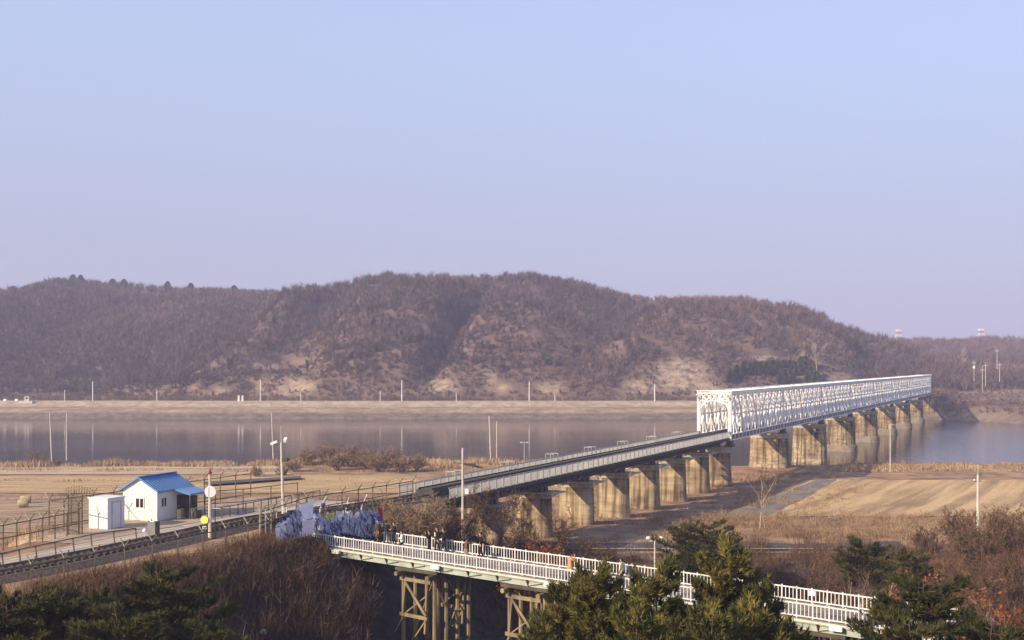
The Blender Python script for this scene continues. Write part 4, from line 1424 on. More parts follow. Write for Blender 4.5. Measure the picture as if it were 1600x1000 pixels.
yfence('tall rusty fence with Y-shaped tops along the edge of the brown field', [pe(-40, 872), pe(26, 858), pe(123, 837)], 2.0, 1.55, (1.0, 1.95))
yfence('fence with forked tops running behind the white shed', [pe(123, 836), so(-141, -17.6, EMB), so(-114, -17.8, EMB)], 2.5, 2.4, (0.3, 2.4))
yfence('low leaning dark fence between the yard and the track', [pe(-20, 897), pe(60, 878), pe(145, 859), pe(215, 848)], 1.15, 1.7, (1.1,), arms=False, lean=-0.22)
q_ = [so(-163, 1.2, EMB), so(-150, 1.4, EMB), so(-137, 1.6, EMB - .1)]
yfence('fence with pale forked posts between the track and the thicket', q_, 1.5, 2.7, (1.45,), m='fence_steel', sag=0.1)
yfence('fence along the far edge of the concrete track', [so(-130, -9.6, EMB), so(-122, -9.6, EMB), so(-113.5, -9.6, EMB)], 1.0, 1.2, (0.95,), arms=False)
yfence('tall frame fence behind the camera pole', [P(320, 803, EMB), P(380, 799, EMB), P(465, 787, EMB)], 2.1, 2.9, (0.9, 2.05), arms=False)
yfence('tall fence with forked tops beside the flag wall and the track', [P(408, 842, 8.6), P(480, 816, 8.8), P(560, 802, 8.8), P(645, 786, 8.9)], 2.2, 2.3, (1.2, 2.15), both=True)
yfence('pale gate frame fence at the corner by the flags', [P(406, 850, 8.4), P(432, 838, 8.4)], 2.7, 1.2, (1.4, 2.1, 2.65), m='fence_pale', arms=False)
# green mesh panel at the corner beside the shed
mp_ = pe(108, 838)
b = MB()
for i in range(9):
    b.beam((i * 0.12, 0, 0.1), (i * 0.12, 0, 3.2), 0.025, 0.025)
for i in range(24):
    b.beam((0, 0, 0.15 + i * 0.13), (0.98, 0, 0.15 + i * 0.13), 0.022, 0.022)
gp = thing('mesh_gate', 'narrow dark green mesh gate with curled barbed wire beside the white shed', 'gate', mp_, 0.1)
b.build('mesh_panel', M['fence_steel'], gp)['kind'] = 'stuff'
for x in (-0.05, 1.03):
    MB().box((x, 0, 1.6), (0.08, 0.08, 3.4)).build('post', M['fence_steel'], gp)
b = MB(); pr = None
for i in range(120):
    an = i * 0.55
    p = Vector((-0.3 + i * 0.018, 0.35 * math.cos(an), 3.5 + 0.35 * math.sin(an) + 0.2 * math.sin(i * 0.03)))
    if pr: b.beam(pr, p, 0.022, 0.022)
    pr = p
b.build('barbed_coil', M['fence_steel'], gp)

# ------------------------------------------------------------------ poles and lamps
def pole_thing(name, label, cat, px, py_base, z, top_py, r=0.14, m='concrete_pole', group=None, d=None, lean=0.0):
    q = P(px, py_base, z) if d is None else at(px, d, z)
    h = CAMZ - (top_py - HOR) * q.y / F - z
    t = thing(name, label, cat, q, group=group)
    MB().tube((0, 0, -0.5), (lean, 0, h), r, r * 0.65, 7).build('shaft', M[m], t)
    return t, h


t, h = pole_thing('utility_pole', 'leaning pale pole on the near bank beside the round bare bush', 'pole', 81, 718, 0.3, 645, 0.17, lean=-0.5)
t, h = pole_thing('utility_pole', 'tall upright pale pole on the near bank, right one of the pair', 'pole', 104, 716, 0.3, 645, 0.16)
t, h = pole_thing('utility_pole', 'slim pale pole on the near bank just behind the camera pole', 'pole', 427, 714, 0.3, 645, 0.16, lean=-0.4)
t, h = pole_thing('utility_pole', 'tall pale pole by the river, taller one of the close pair above the viaduct', 'pole', 767, 722, 0.0, 650, 0.17, lean=-0.4)
t, h = pole_thing('utility_pole', 'shorter pale pole by the river close to a taller one', 'pole', 776, 722, 0.0, 658, 0.14)
t, h = pole_thing('lamp_post', 'thin street lamp with a flat head standing on the river bank', 'street lamp', 819, 722, 0.0, 691, 0.08, 'steel_pole')
MB().box((0, 0, h), (1.5, 0.12, 0.1)).build('arm', M['steel_pole'], t)
for x in (-0.7, 0.7):
    MB().box((x, 0, h - 0.05), (0.5, 0.25, 0.12)).build('lamp_head', M['sign_white'], t)
t, h = pole_thing('lamp_post', 'thin grey lamp post with a side arm in front of the river piers', 'street lamp', 1391, 738, 0.0, 662, 0.12, 'concrete_pole')
b = MB(); b.beam((0, 0, h - 0.1), (1.6, 0, h - 0.35), 0.08, 0.08); b.build('arm', M['steel_pole'], t)
MB().box((1.6, 0, h - 0.42), (0.5, 0.2, 0.12)).build('lamp_head', M['girder'], t)
t, h = pole_thing('utility_pole', 'pale concrete pole with dark fittings among the brown bushes', 'pole', 1528, 845, 1.2, 742, 0.21)
MB().tube((0, 0, h), (0, 0, h + 1.25), 0.04, 0.03, 5).build('top_rod', M['steel_pole'], t)
b = MB(); b.box((0, 0, h - 0.75), (0.9, 0.09, 0.09)); b.build('crossarm', M['steel_dark'], t)
MB().lathe((0.25, 0, h - 0.1), [(0.06, 0), (0.11, 0.12), (0.1, 0.3), (0.04, 0.4)], 7).build('insulator', M['steel_dark'], t)
MB().box((-0.42, 0, h - 0.6), (0.14, 0.14, 0.2)).build('insulator', M['frame_white'], t)
t, h = pole_thing('utility_pole', 'concrete pole with crossarm and white box before the viaduct', 'pole', 723, 830, 1.6, 700, 0.15, 'concrete_pole', d=112)
b = MB(); b.beam((-0.9, 0, h - 1.4), (1.1, 0, h - 1.5), 0.09, 0.09); b.build('crossarm', M['steel_dark'], t)
b = MB(); b.beam((0, 0, h - 1.5), (1.9, 0.3, h - 1.9), 0.10, 0.16); b.box((1.0, 0.1, h - 1.62), (0.5, 0.2, 0.25)); b.build('switch_gear', M['steel_dark'], t)
MB().box((0.38, -0.05, h - 4.1), (0.34, 0.3, 0.5)).build('junction_box', M['sign_white'], t)
# double headed park lamp
q = at(1023, 116, 1.4)
t = thing('park_lamp', 'white double-armed lamp post with two round globes by the road', 'street lamp', q)
hh = CAMZ - (838 - HOR) * q.y / F - 1.4
MB().tube((0, 0, 0), (0, 0, hh), 0.07, 0.06, 7).build('shaft', M['white_rail'], t)
MB().box((0, 0, hh - 0.45), (1.1, 0.07, 0.07)).build('arm', M['white_rail'], t)
for x in (-0.62, 0.62):
    MB().lathe((x, 0, hh - 0.36), [(0.06, 0), (0.2, 0.08), (0.24, 0.2), (0.16, 0.32), (0.03, 0.36)], 10).build('globe', M['sign_white'], t)
# catenary masts, lamp posts and guard fence on the far dyke
for i, (px, top, lab, r) in enumerate([(101, 609, 'short pole on the far dyke at the foot of the dark slope', .2), (145, 596, 'tall pole on the far dyke left of the broken rock face', .28), (245, 610, 'short pole on the far dyke before the broken rock face', .2),
                                       (407, 594, 'pole with a small crossarm on the far dyke', .28), (470, 611, 'short pole on the far dyke before a pale rock face', .2), (594, 611, 'short pole on the far dyke left of the white mast', .2),
                                       (628, 594, 'white mast on the far dyke at the dark gully', .3), (713, 614, 'short pole on the far dyke before the crumbling bank', .2), (827, 596, 'white mast on the far dyke below the hill middle', .3),
                                       (867, 616, 'short pole on the far dyke below the wooded spur', .2), (1023, 600, 'white mast on the far dyke before the big rock scar', .28)]):
    d = float(shore((px - 800) / F * 575)) + 41
    q = at(px, d, 4.3)
    t = thing('dyke_pole', lab, 'pole', q, group='poles along the far dyke')
    h = CAMZ - (top - HOR) * d / F - 4.3
    MB().tube((0, 0, -0.3), (0, 0, h), r, r * .8, 6).build('shaft', M['haze_white'], t)
    MB().box((0.3, 0, h - 0.5), (1.4, 0.15, 0.15)).build('crossarm', M['girder'], t)
xs_ = np.arange(-300, 125, 3.4)
th = thing('guard_fence', 'long dark guard fence running along the top of the far dyke', 'fence', (-300, 582, 4.3))
fpm = MB().box((0, 0, 1.3), (0.16, 0.16, 2.6)).mesh('fence_post', M['fence_steel'])
for i, x in enumerate(xs_[::3]):
    link('fence_post', fpm, th, (x + 300, float(shore(x)) + 42 - 582, 0))
for z in (0.5, 1.1, 1.7, 2.3):
    b = MB()
    for x in xs_[::2]:
        b.beam((x + 300, float(shore(x)) + 42 - 582, z), (x + 306.8, float(shore(x + 6.8)) + 42 - 582, z), 0.05, 0.16)
    b.build('rail', M['fence_steel'], th)
# little sentry post and twin stones on the dyke
q = at(43, 577, 4.4)
t = thing('sentry_post', 'small pale sentry post on the far dyke', 'guard post', q)
MB().box((0, 0, 1.2), (2.2, 2.2, 2.4)).build('wall', M['concrete_pole'], t)
MB().box((0, 0, 2.9), (2.9, 2.9, 0.3)).build('roof', M['steel_dark'], t)
MB().box((0, -1.11, 1.5), (1.0, 0.05, 0.9)).build('opening', M['black'], t)
b = MB(); b.box((0, -1.5, -0.4), (6.5, 2.0, 1.2)); b.build('plinth', M['concrete_pole'], t)
for px, lab in ((373, 'left one of two pale stones standing on the far dyke'), (379, 'right one of two pale stones standing on the far dyke')):
    o = MB().box((0, 0, 1.3), (1.1, 1.0, 3.4), taper=0.6).build('marker_stone', M['haze_white'])
    o.location = at(px, 577, 4.3)
    tag(o, lab, 'stone')
for px, lab in ((8, 'small white box on the far dyke, outermost one'), (26, 'small white box on the far dyke nearer the sentry post')):
    o = MB().box((0, 0, 0.5), (1.4, 1.2, 1.2), taper=0.85).build('white_box', M['sign_white'])
    o.location = at(px, 582, 4.3)
    tag(o, lab, 'box')


# ------------------------------------------------------------------ far right bank: house, masts, vehicles
def hz_(x, y):
    return float(h_far(np.array([x]), np.array([y]))[0])


q = at(1466, 930, 0); q.z = CAMZ - (571 - HOR) * 930 / F - 0.2
hs = thing('far_house', 'pale far house with a flat dark roof below the ridge', 'house', q, 0.2)
MB().box((0, 0, 3.0), (9.0, 8.0, 8.0)).build('wall', M['haze_white'], hs)
MB().box((0, 0, 7.2), (10.5, 9.5, 0.7)).build('roof', M['girder'], hs)
for x in (-2.6, 0.2, 2.8):
    f = MB().box((x, -4.03, 4.2), (1.9, 0.1, 3.0)).build('window', M['frame_white'], hs)
    MB().box((x, -4.1, 4.2), (1.5, 0.08, 2.6)).build('pane', M['glass'], f)
for px, top, dd, lab in ((1533, 517, 1180, 'distant red and white lattice mast at the right end of the ridge'), (1404, 518, 1210, 'faint red and white lattice mast behind the left part of the ridge')):
    q = at(px, dd, 0); q.z = hz_(q.x, q.y)
    H_ = CAMZ - (top - HOR) * dd / F - q.z
    t = thing('lattice_mast', lab, 'mast', q)
    n = 6
    for i in range(n):
        b = MB(); z0 = H_ * i / n; z1 = H_ * (i + 1) / n; w0 = 3.6 * (1 - 0.5 * i / n); w1 = 3.6 * (1 - 0.5 * (i + 1) / n)
        for sx, sy in ((-1, -1), (1, -1), (1, 1), (-1, 1)):
            b.beam((sx * w0, sy * w0, z0), (sx * w1, sy * w1, z1), 0.5, 0.5)
        b.beam((-w0, -w0, z0), (w1, -w1, z1), 0.35, 0.35); b.beam((w0, -w0, z0), (-w1, -w1, z1), 0.35, 0.35); b.box((0, 0, z1), (2 * w1, 2 * w1, 0.4))
        b.build('lattice_section', M['tower_red' if i % 2 else 'haze_white'], t)
    b = MB(); b.box((0, 0, H_ + 1), (5, 3, 2)); b.build('antenna_head', M['haze_white'], t)
for px, base, top, lab in ((1522, 586, 563, 'far mast with a bulge at half height on the right bank'), (1535, 606, 572, 'slim far pole behind the curving road on the right bank'), (1540, 594, 566, 'tall far pole next to another on the right bank'),
                           (1558, 568, 544, 'far pole at the crest of the right bank'), (1562, 588, 566, 'far pole right of the pale mound'), (1480, 574, 556, 'far pole beside the pale house'), (1318, 600, 587, 'far crossarm pole behind the truss top')):
    dd = 640 if px != 1480 else 900
    q = at(px, dd, 0); q.z = CAMZ - (base - HOR) * dd / F
    t = thing('far_pole', lab, 'pole', q, group='poles on the far right bank')
    h = (base - top) * dd / F
    MB().tube((0, 0, -3), (0, 0, h), 0.17, 0.12, 6).build('shaft', M['concrete_pole'], t)
    MB().box((0, 0, h * 0.82), (2.2, 0.2, 0.2)).build('crossarm', M['haze_white'], t)
    if px == 1522:
        MB().lathe((0, 0, h * 0.4), [(0.3, 0), (0.7, 0.5), (0.7, 1.2), (0.3, 1.8)], 8).build('bulge', M['haze_white'], t)
for px, py, lab in ((1572, 600, 'white car parked on the far right bank'), (1522, 577, 'white car far off near the pale mound'), (1507, 575, 'white van far off near the bare tree')):
    dd = F * (CAMZ - 8) / max(py - HOR, 6); dd = min(dd, 780) if py > 590 else 800
    q = at(px, dd, 0); q.z = max(hz_(q.x, q.y), CAMZ - (py + 2 - HOR) * dd / F) - 0.1
    t = thing('far_car', lab, 'car', q, 0.4)
    b = MB(); b.rings([[(x, y, z) for x, y, z in ((-2.1, -.85, z0), (2.1, -.85, z0), (2.1, .85, z0), (-2.1, .85, z0))] for z0 in (0.35, 0.95)])
    b.rings([[(-1.7, -.75, .95), (1.2, -.75, .95), (1.2, .75, .95), (-1.7, .75, .95)], [(-1.3, -.65, 1.55), (0.6, -.65, 1.55), (0.6, .65, 1.55), (-1.3, .65, 1.55)]])
    b.build('body', M['sign_white'], t)
    for x in (-1.3, 1.3):
        for y in (-.85, .85):
            MB().tube((x, y - .1, .35), (x, y + .1, .35), .35, .35, 10).build('wheel', M['black'], t)


# ------------------------------------------------------------------ the forest on the hills
def forest(n_try, box, cond, K, hmin, hmax, wide, name, m, label, wmul=1.0):
    x = rng.uniform(box[0], box[1], n_try); y = rng.uniform(box[2], box[3], n_try)
    px = 800 + F * x / y
    keep = (np.abs(px - 800) < 1080)
    x, y = x[keep], y[keep]
    z = h_far(x, y)
    keep = cond(x, y, z)
    x, y, z = x[keep], y[keep], z[keep]
    n = len(x)
    h = rng.uniform(hmin, hmax, n) * (0.7 + 0.5 * np.clip(fbm(x / 60, y / 60, 2) + 0.5, 0, 1))
    tint = np.clip(0.5 + 0.22 * rng.normal(size=n), 0, 1)
    base = np.stack([x, y, z], -1)
    # leaders: slivers fanning up out of the trunk into a rounded crown
    u = rng.uniform(0.12, 0.62, (n, K))
    ang = rng.uniform(0, 2 * PI, (n, K))
    p0 = base[:, None, :] + np.stack([0.3 * np.cos(ang), 0.3 * np.sin(ang), u * h[:, None]], -1)
    end_r = wide * h[:, None] * rng.uniform(0.15, 1.0, (n, K)) ** 0.6 * np.sqrt(np.clip(1 - (u - 0.3) ** 2 * 1.5, 0.1, 1))
    top = np.clip(u + rng.uniform(0.15, 0.5, (n, K)) * (1.1 - 0.35 * end_r / (wide * h[:, None])), 0, 1.0)
    p1 = base[:, None, :] + np.stack([end_r * np.cos(ang + 0.3), end_r * np.sin(ang + 0.3), top * h[:, None]], -1)
    w = rng.uniform(0.16, 0.42, (n, K)) * wmul
    w[:, 0] = 0.35
    p0[:, 0] = base - np.array([0, 0, 0.5]); p1[:, 0] = base + np.stack([0 * h, 0 * h, h * 0.9], -1)
    V = slivers(p0.reshape(-1, 3), p1.reshape(-1, 3), w.reshape(-1))
    me = tri_mesh(name, V, M[m], np.repeat(tint, K))
    o = link(name, me)
    return tag(o, label, kind='stuff'), n


def cond_main(x, y, z):
    rk = rock_mask(x, y, z)
    edge = np.clip(0.5 + fbm(x / 22, y / 22, 3) * 1.4 + (y - 615) / 25.0, 0, 1)
    ok = (z > 4.6) & (rng.random(len(x)) > rk * 1.5) & (rng.random(len(x)) < edge)
    ok &= ~((x > 150) & (y < 640))
    ok &= ~((x < -100) & (x > -262) & (y < 668) & (rng.random(len(x)) < 0.62))
    sx_, sy_ = scr(x, y, z)
    ok &= ~((sx_ > 1138) & (sx_ < 1290) & (sy_ > 566) & (sy_ < 622))
    ok &= ~((sx_ > 1170) & (sx_ < 1232) & (sy_ > 552) & (sy_ < 568))
    return ok


forest(15500, (-470, 350, 598, 860), cond_main, 42, 3.6, 9.6, 0.38, 'forest', 'forest', 'bare brown winter forest covering the hill')
forest(9000, (-620, -60, 690, 1030), lambda x, y, z: (z > 5) & ~((x > -150) & (y < 860)), 34, 6.0, 10.0, 0.36, 'back_forest', 'forest', 'bare brown forest on the ridge farther back', 1.2)
forest(3800, (300, 640, 820, 1190), lambda x, y, z: (z > 13) & ((y > 950) | (rng.random(len(x)) < 0.25)), 40, 7.0, 12.0, 0.36, 'ridge_forest', 'forest', 'bare forest on the far right ridge', 1.4)
forest(3000, (500, 1300, 1950, 2280), lambda x, y, z: z > 8, 26, 8.0, 13.0, 0.4, 'distant_forest', 'forest', 'hazy woods on the most distant range', 2.5)
forest(420, (-470, 300, 620, 850), lambda x, y, z: (z > 8) & (fbm(x / 45, y / 45, 3) > 0.05), 90, 5.0, 8.0, 0.30, 'scattered_pines', 'conifer', 'dark pines scattered through the hill forest', 2.0)
forest(500, (-620, -60, 760, 1020), lambda x, y, z: (z > 20) & (fbm(x / 60, y / 60, 3) > 0.0), 80, 5.0, 8.0, 0.30, 'ridge_pines', 'conifer', 'dark pines scattered over the back ridge', 2.2)
# brush on the foot of the hill and the bank terraces
forest(5200, (-330, 150, 588, 640), lambda x, y, z: (z > 3.9) & (rng.random(len(x)) > rock_mask(x, y, z) * 1.2), 22, 1.6, 3.6, 0.5, 'brush', 'forest', 'low brown brush at the foot of the hill')
forest(5200, (160, 420, 482, 800), lambda x, y, z: (z > 0.4) & (fbm(x / 30, y / 30, 3) > -0.25), 22, 0.8, 2.8, 0.7, 'bank_scrub', 'forest', 'brown scrub over the terraces of the right bank')


def hill_hit(px, py):
    """where the line of sight through (px, py) meets the far ground"""
    d = np.arange(592.0, 1250.0, 2.0)
    x = (px - 800) / F * d
    row = HOR + F * (CAMZ - h_far(x, d)) / d
    k = np.argmax(row <= py)
    return float(d[k]) if row[k] <= py else 900.0


def conifer_far(px, d, h, w, lab, seed, base_py, grp):
    g = np.random.default_rng(seed)
    if base_py is not None: d = hill_hit(px, base_py)
    x = (px - 800) / F * d
    z = hz_(x, d)
    n = 800
    u = g.uniform(0.1, 1, n); ang = g.uniform(0, 2 * PI, n)
    rr = w * (1 - u ** 2.2) ** 0.7 * np.sqrt(g.uniform(0.02, 1, n)) + 0.1
    c = np.stack([rr * np.cos(ang), rr * np.sin(ang), u * h], -1)
    o_ = norm(np.stack([np.cos(ang), np.sin(ang), g.uniform(-0.1, 0.9, n)], -1))
    V = slivers(c - o_ * 0.2, c + o_ * g.uniform(0.6, 1.4, n)[:, None], g.uniform(0.5, 1.1, n), g)
    t = thing('far_conifer', lab, 'tree', (x, d, z), group=grp)
    link('crown', tri_mesh('crown', V, M['conifer'], np.clip(0.5 + 0.25 * g.normal(size=n), 0, 1)), t)
    MB().tube((0, 0, -0.5), (0, 0, h * 0.8), 0.22, 0.05, 5).build('trunk', M['bark'], t)


gl_ = ' evergreen from the left in the dark clump at the hill foot behind the truss'
ORD = 'first second third fourth fifth sixth seventh eighth ninth tenth eleventh twelfth thirteenth fourteenth fifteenth sixteenth seventeenth eighteenth nineteenth twentieth'.split()
_pxs = [1152, 1164, 1172, 1181, 1190, 1199, 1208, 1217, 1226, 1235, 1244, 1252, 1262, 1228, 1220, 1236, 1268, 1275, 1142, 1263]
ranks = [sorted(_pxs).index(p_) for p_ in _pxs]
for i, (px, by, h) in enumerate([(1152, 593, 9), (1164, 586, 9), (1172, 588, 8), (1181, 589, 9), (1190, 588, 8.5), (1199, 588, 9), (1208, 587, 9.5), (1217, 588, 9), (1226, 587, 9), (1235, 588, 10), (1244, 588, 9),
                                 (1252, 586, 11), (1262, 584, 12), (1228, 600, 9.5), (1220, 603, 8), (1236, 602, 8.5), (1268, 596, 10), (1275, 602, 9), (1142, 600, 9), (1263, 600, 8)]):
    conifer_far(px, 640 + (i % 3) * 6, h * 0.8, h * 0.27, ORD[ranks[i]] + gl_, 100 + i, by, 'evergreens at the hill foot behind the truss')
rg_ = ' dark evergreen from the left standing on the skyline of the left ridge'
for i, (px, h) in enumerate([(20, 8), (90, 9), (114, 10), (126, 10), (176, 9), (194, 10), (262, 11), (298, 10), (366, 9)]):
    d = 990
    conifer_far(px, d, h, 3.6, ORD[i] + rg_, 200 + i, None, 'evergreens on the back ridge')

# ------------------------------------------------------------------ vegetation near the camera
def branchy(seed, h, stems, spread, levels=3, kids=6, r0=0.05, up=0.35, wig=0.35, twig_w=0.028, lean=(0, 0), start=0.25):
    """bare branching shrub or tree: triangles (n,3,3); thick wood first as three-sided tubes"""
    g = np.random.default_rng(seed)
    ang = g.uniform(0, 2 * PI, stems)
    tilt = g.uniform(0.0, 1.0, stems) ** 0.7 * spread
    d = np.stack([np.cos(ang) * np.sin(tilt) + lean[0], np.sin(ang) * np.sin(tilt) + lean[1], np.cos(tilt)], -1)
    d = norm(d)
    p = np.stack([np.cos(ang), np.sin(ang), 0 * ang], -1) * (0.15 if stems > 1 else 0.0) * g.uniform(0, 1, (stems, 1))
    ln = h * g.uniform(0.62, 0.85, stems)
    rad = np.full(stems, r0) * g.uniform(0.7, 1.1, stems)
    tubes = []; thin = []
    for lv in range(levels + 1):
        segs = 3 if lv < 2 else 2
        q = p.copy(); dd = d.copy()
        nodes = [q.copy()]; dirs = [dd.copy()]
        for s_ in range(segs):
            dd = norm(dd + g.normal(size=dd.shape) * wig * 0.45 + np.array([0, 0, up * 0.25]))
            q = q + dd * (ln / segs)[:, None]
            nodes.append(q.copy()); dirs.append(dd.copy())
        for s_ in range(segs):
            a, c = nodes[s_], nodes[s_ + 1]
            ra = rad * (1 - 0.75 * s_ / segs); rc = rad * (1 - 0.75 * (s_ + 1) / segs)
            if lv <= 1 and r0 > 0.03:
                tubes.append((a, c, ra, rc))
            else:
                w = np.maximum(ra * 2, twig_w)
                dn = norm(c - a); sd = norm(np.cross(dn, g.normal(size=dn.shape))) * (w / 2)[:, None]
                last = s_ == segs - 1
                thin.append(np.stack([a - sd, a + sd, c if last else c + sd * 0.8], 1))
                if not last:
                    thin.append(np.stack([a - sd, c + sd * 0.8, c - sd * 0.8], 1))
        if lv == levels:
            break
        k = kids if lv > 0 else kids + 2
        t = g.uniform(start if lv == 0 else 0.2, 1.0, (len(p), k))
        idx = np.minimum((t * segs).astype(int), segs - 1); f = t * segs - idx
        N = np.stack(nodes, 1); Dn = np.stack(dirs, 1)
        r_ = np.arange(len(p))[:, None]
        st = N[r_, idx] * (1 - f)[..., None] + N[r_, idx + 1] * f[..., None]
        sd = Dn[r_, idx + 1]
        nd = norm(sd * 0.75 + g.normal(size=sd.shape) * 0.62 + np.array([0, 0, up]))
        nl = ln[:, None] * g.uniform(0.32, 0.62, t.shape) * (1.1 - 0.5 * t)
        nr = rad[:, None] * 0.5 * np.ones_like(t)
        p = st.reshape(-1, 3); d = nd.reshape(-1, 3); ln = nl.reshape(-1); rad = nr.reshape(-1)
    tips = p + d * ln[:, None]
    tr = []
    for a, c, ra, rc in tubes:
        dn = norm(c - a); s1 = norm(np.cross(dn, np.array([0.3, 0.5, 0.81]))); s2 = np.cross(dn, s1)
        A = [a + (s1 * math.cos(x) + s2 * math.sin(x)) * ra[:, None] for x in (0, 2.094, 4.189)]
        C = [c + (s1 * math.cos(x) + s2 * math.sin(x)) * rc[:, None] for x in (0, 2.094, 4.189)]
        for i in range(3):
            j = (i + 1) % 3
            tr.append(np.stack([A[i], A[j], C[j]], 1)); tr.append(np.stack([A[i], C[j], C[i]], 1))
    T = np.concatenate(tr) if tr else np.zeros((0, 3, 3))
    S = np.concatenate(thin) if thin else np.zeros((0, 3, 3))
    return T, S, tips


def hn(x, y):
    return float(h_near(np.array([x]), np.array([y]))[0])


def place(px, d, sink=0.1):
    x = (px - 800) / F * d
    return Vector((x, d, hn(x, d) - sink))


def shrub(label, cat, px, d, h, stems, spread, seed, m='twigs', bark='bark', name='bare_shrub', group=None, **kw):
    q = place(px, d)
    if h > 100:                      # a row of the photograph instead of a height
        h = CAMZ - (h - HOR) * d / F - q.z
    t = thing(name, label, cat, q, group=group)
    T, S, tips = branchy(seed, h, stems, spread, **kw)
    link('trunk', tri_mesh('trunk', T, M[bark]), t) if len(T) else None
    g = np.random.default_rng(seed + 1)
    link('crown', tri_mesh('crown', S, M[m], np.clip(0.5 + 0.2 * g.normal(size=len(S)), 0, 1)), t)
    return t, tips


def leafy(t, tips, seed, per, size, m='oak_leaf', keep=1.0):
    g = np.random.default_rng(seed)
    tips = tips[g.random(len(tips)) < keep]
    c = np.repeat(tips, per, 0) + g.normal(size=(len(tips) * per, 3)) * size * 1.6
    a = norm(g.normal(size=c.shape)); b_ = norm(np.cross(a, g.normal(size=c.shape)))
    V = np.concatenate([np.stack([c - a * size, c + b_ * size * .5, c + a * size], 1), np.stack([c - a * size, c + a * size, c - b_ * size * .5], 1)])
    tt = np.clip(0.5 + 0.25 * g.normal(size=len(c)), 0, 1)
    o = link('leaves', tri_mesh('leaves', V, M[m], np.concatenate([tt, tt])), t)
    o['kind'] = 'stuff'


# the big tangled shrub at the head of the footbridge
shrub('large tangled golden-brown bare shrub behind the people on the footbridge', 'shrub', 645, 104, 760, 34, 1.0, 31, 'twigs_gold', 'bark', levels=3, kids=6, r0=0.055, twig_w=0.035, up=0.2)
shrub('smaller bare shrub next to the big one, beside the viaduct abutment', 'shrub', 692, 108, 784, 20, 0.9, 32, 'twigs', 'bark', levels=3, kids=6, r0=0.045, twig_w=0.035, up=0.2)
shrub('bare golden shrub close behind the wall of flags', 'shrub', 606, 105, 782, 18, 0.9, 33, 'twigs_gold', 'bark', levels=3, kids=5, r0=0.04, twig_w=0.032, up=0.2)
# young bare trees in front of the viaduct piers
for i, (px, d, h, st, sp, lab) in enumerate([
        (738, 117, 5.6, 5, 0.5, 'young bare tree before the shaded pier nearest the abutment'), (775, 118, 6.6, 5, 0.5, 'young bare tree before the second pier of the viaduct'),
        (818, 120, 7.4, 5, 0.55, 'bare many-stemmed tree before the third pier, wide fan of branches'), (842, 117, 6.0, 4, 0.5, 'bare tree just right of the wide fan-shaped one'),
        (872, 123, 6.6, 4, 0.45, 'slender bare tree before the fourth pier, above the rust-red oak'), (795, 112, 4.2, 7, 0.8, 'low bare bush between the young trees and the footbridge railing'),
        (712, 114, 4.6, 8, 0.8, 'low bare bush at the foot of the pole with the white box'), (910, 121, 4.4, 6, 0.8, 'low bare bush right of the rust-red oak')]):
    shrub(lab, 'tree', px, d, h, st, sp, 40 + i, 'twigs', 'bark', 'bare_tree', levels=3, kids=7, r0=0.06, twig_w=0.034, up=0.3)
# slender pale trees in the open
for i, (px, d, h, lab) in enumerate([(1187, 150, 9.3, 'slim pale bare tree in front of the bridge shadow, left of a pair'), (1197, 148, 8.2, 'slim bare tree in front of the bridge shadow, right of a pair'),
                                     (1268, 88, 6.4, 'forked pale sapling behind the near end of the footbridge'), (1342, 96, 8.0, 'tall straight pale sapling rising behind the footbridge'),
                                     (1373, 98, 7.4, 'thicker grey bare trunk right of the straight sapling'), (1300, 99, 6.0, 'small bare sapling left of the straight one'), (1325, 101, 6.6, 'crooked bare sapling in the brown thicket'),
                                     (1573, 84, 6.2, 'pale bare trunk in the reddish thicket by the frame edge'), (1546, 88, 6.0, 'thin bare trunk in the reddish thicket')]):
    shrub(lab, 'tree', px, d, h, 1 if i != 2 else 2, 0.12 if i != 2 else 0.35, 60 + i, 'twigs', 'pale_bark', 'bare_tree', levels=3, kids=7, r0=0.085, twig_w=0.03, up=0.45, start=0.35)
# the large brown bushes on the right
for i, (px, d, h, st, lab) in enumerate([(1500, 132, 792, 22, 'big dark brown bush spreading in front of the straw field'), (1560, 126, 784, 20, 'big brown bush right of the concrete pole'), (1596, 120, 780, 16, 'tall brown bush at the frame edge'),
                                         (1450, 128, 822, 16, 'lower brown bush at the left end of the big ones'), (1530, 118, 822, 16, 'brown bush at the foot of the concrete pole')]):
    shrub(lab, 'shrub', px, d, h, st, 0.85, 80 + i, 'twigs', 'bark', levels=3, kids=6, r0=0.055, twig_w=0.04, up=0.3)
for i, (px, d, h, lab) in enumerate([(1395, 112, 4.6, 'bare bush behind the dark right-hand pine'), (1430, 104, 5.2, 'bare bush behind the copper oak'), (1300, 110, 4.4, 'bare bush among the saplings'), (1240, 112, 4.2, 'bare bush left of the saplings'),
                                     (1560, 100, 5.6, 'reddish bare bush below the concrete pole'), (1590, 96, 6.4, 'reddish bare bush above the red oak'), (1510, 98, 5.2, 'bare bush right of the copper oak')]):
    shrub(lab, 'shrub', px, d, h, 14, 0.75, 100 + i, 'twigs', 'bark', levels=3, kids=6, r0=0.045, twig_w=0.034, up=0.35)
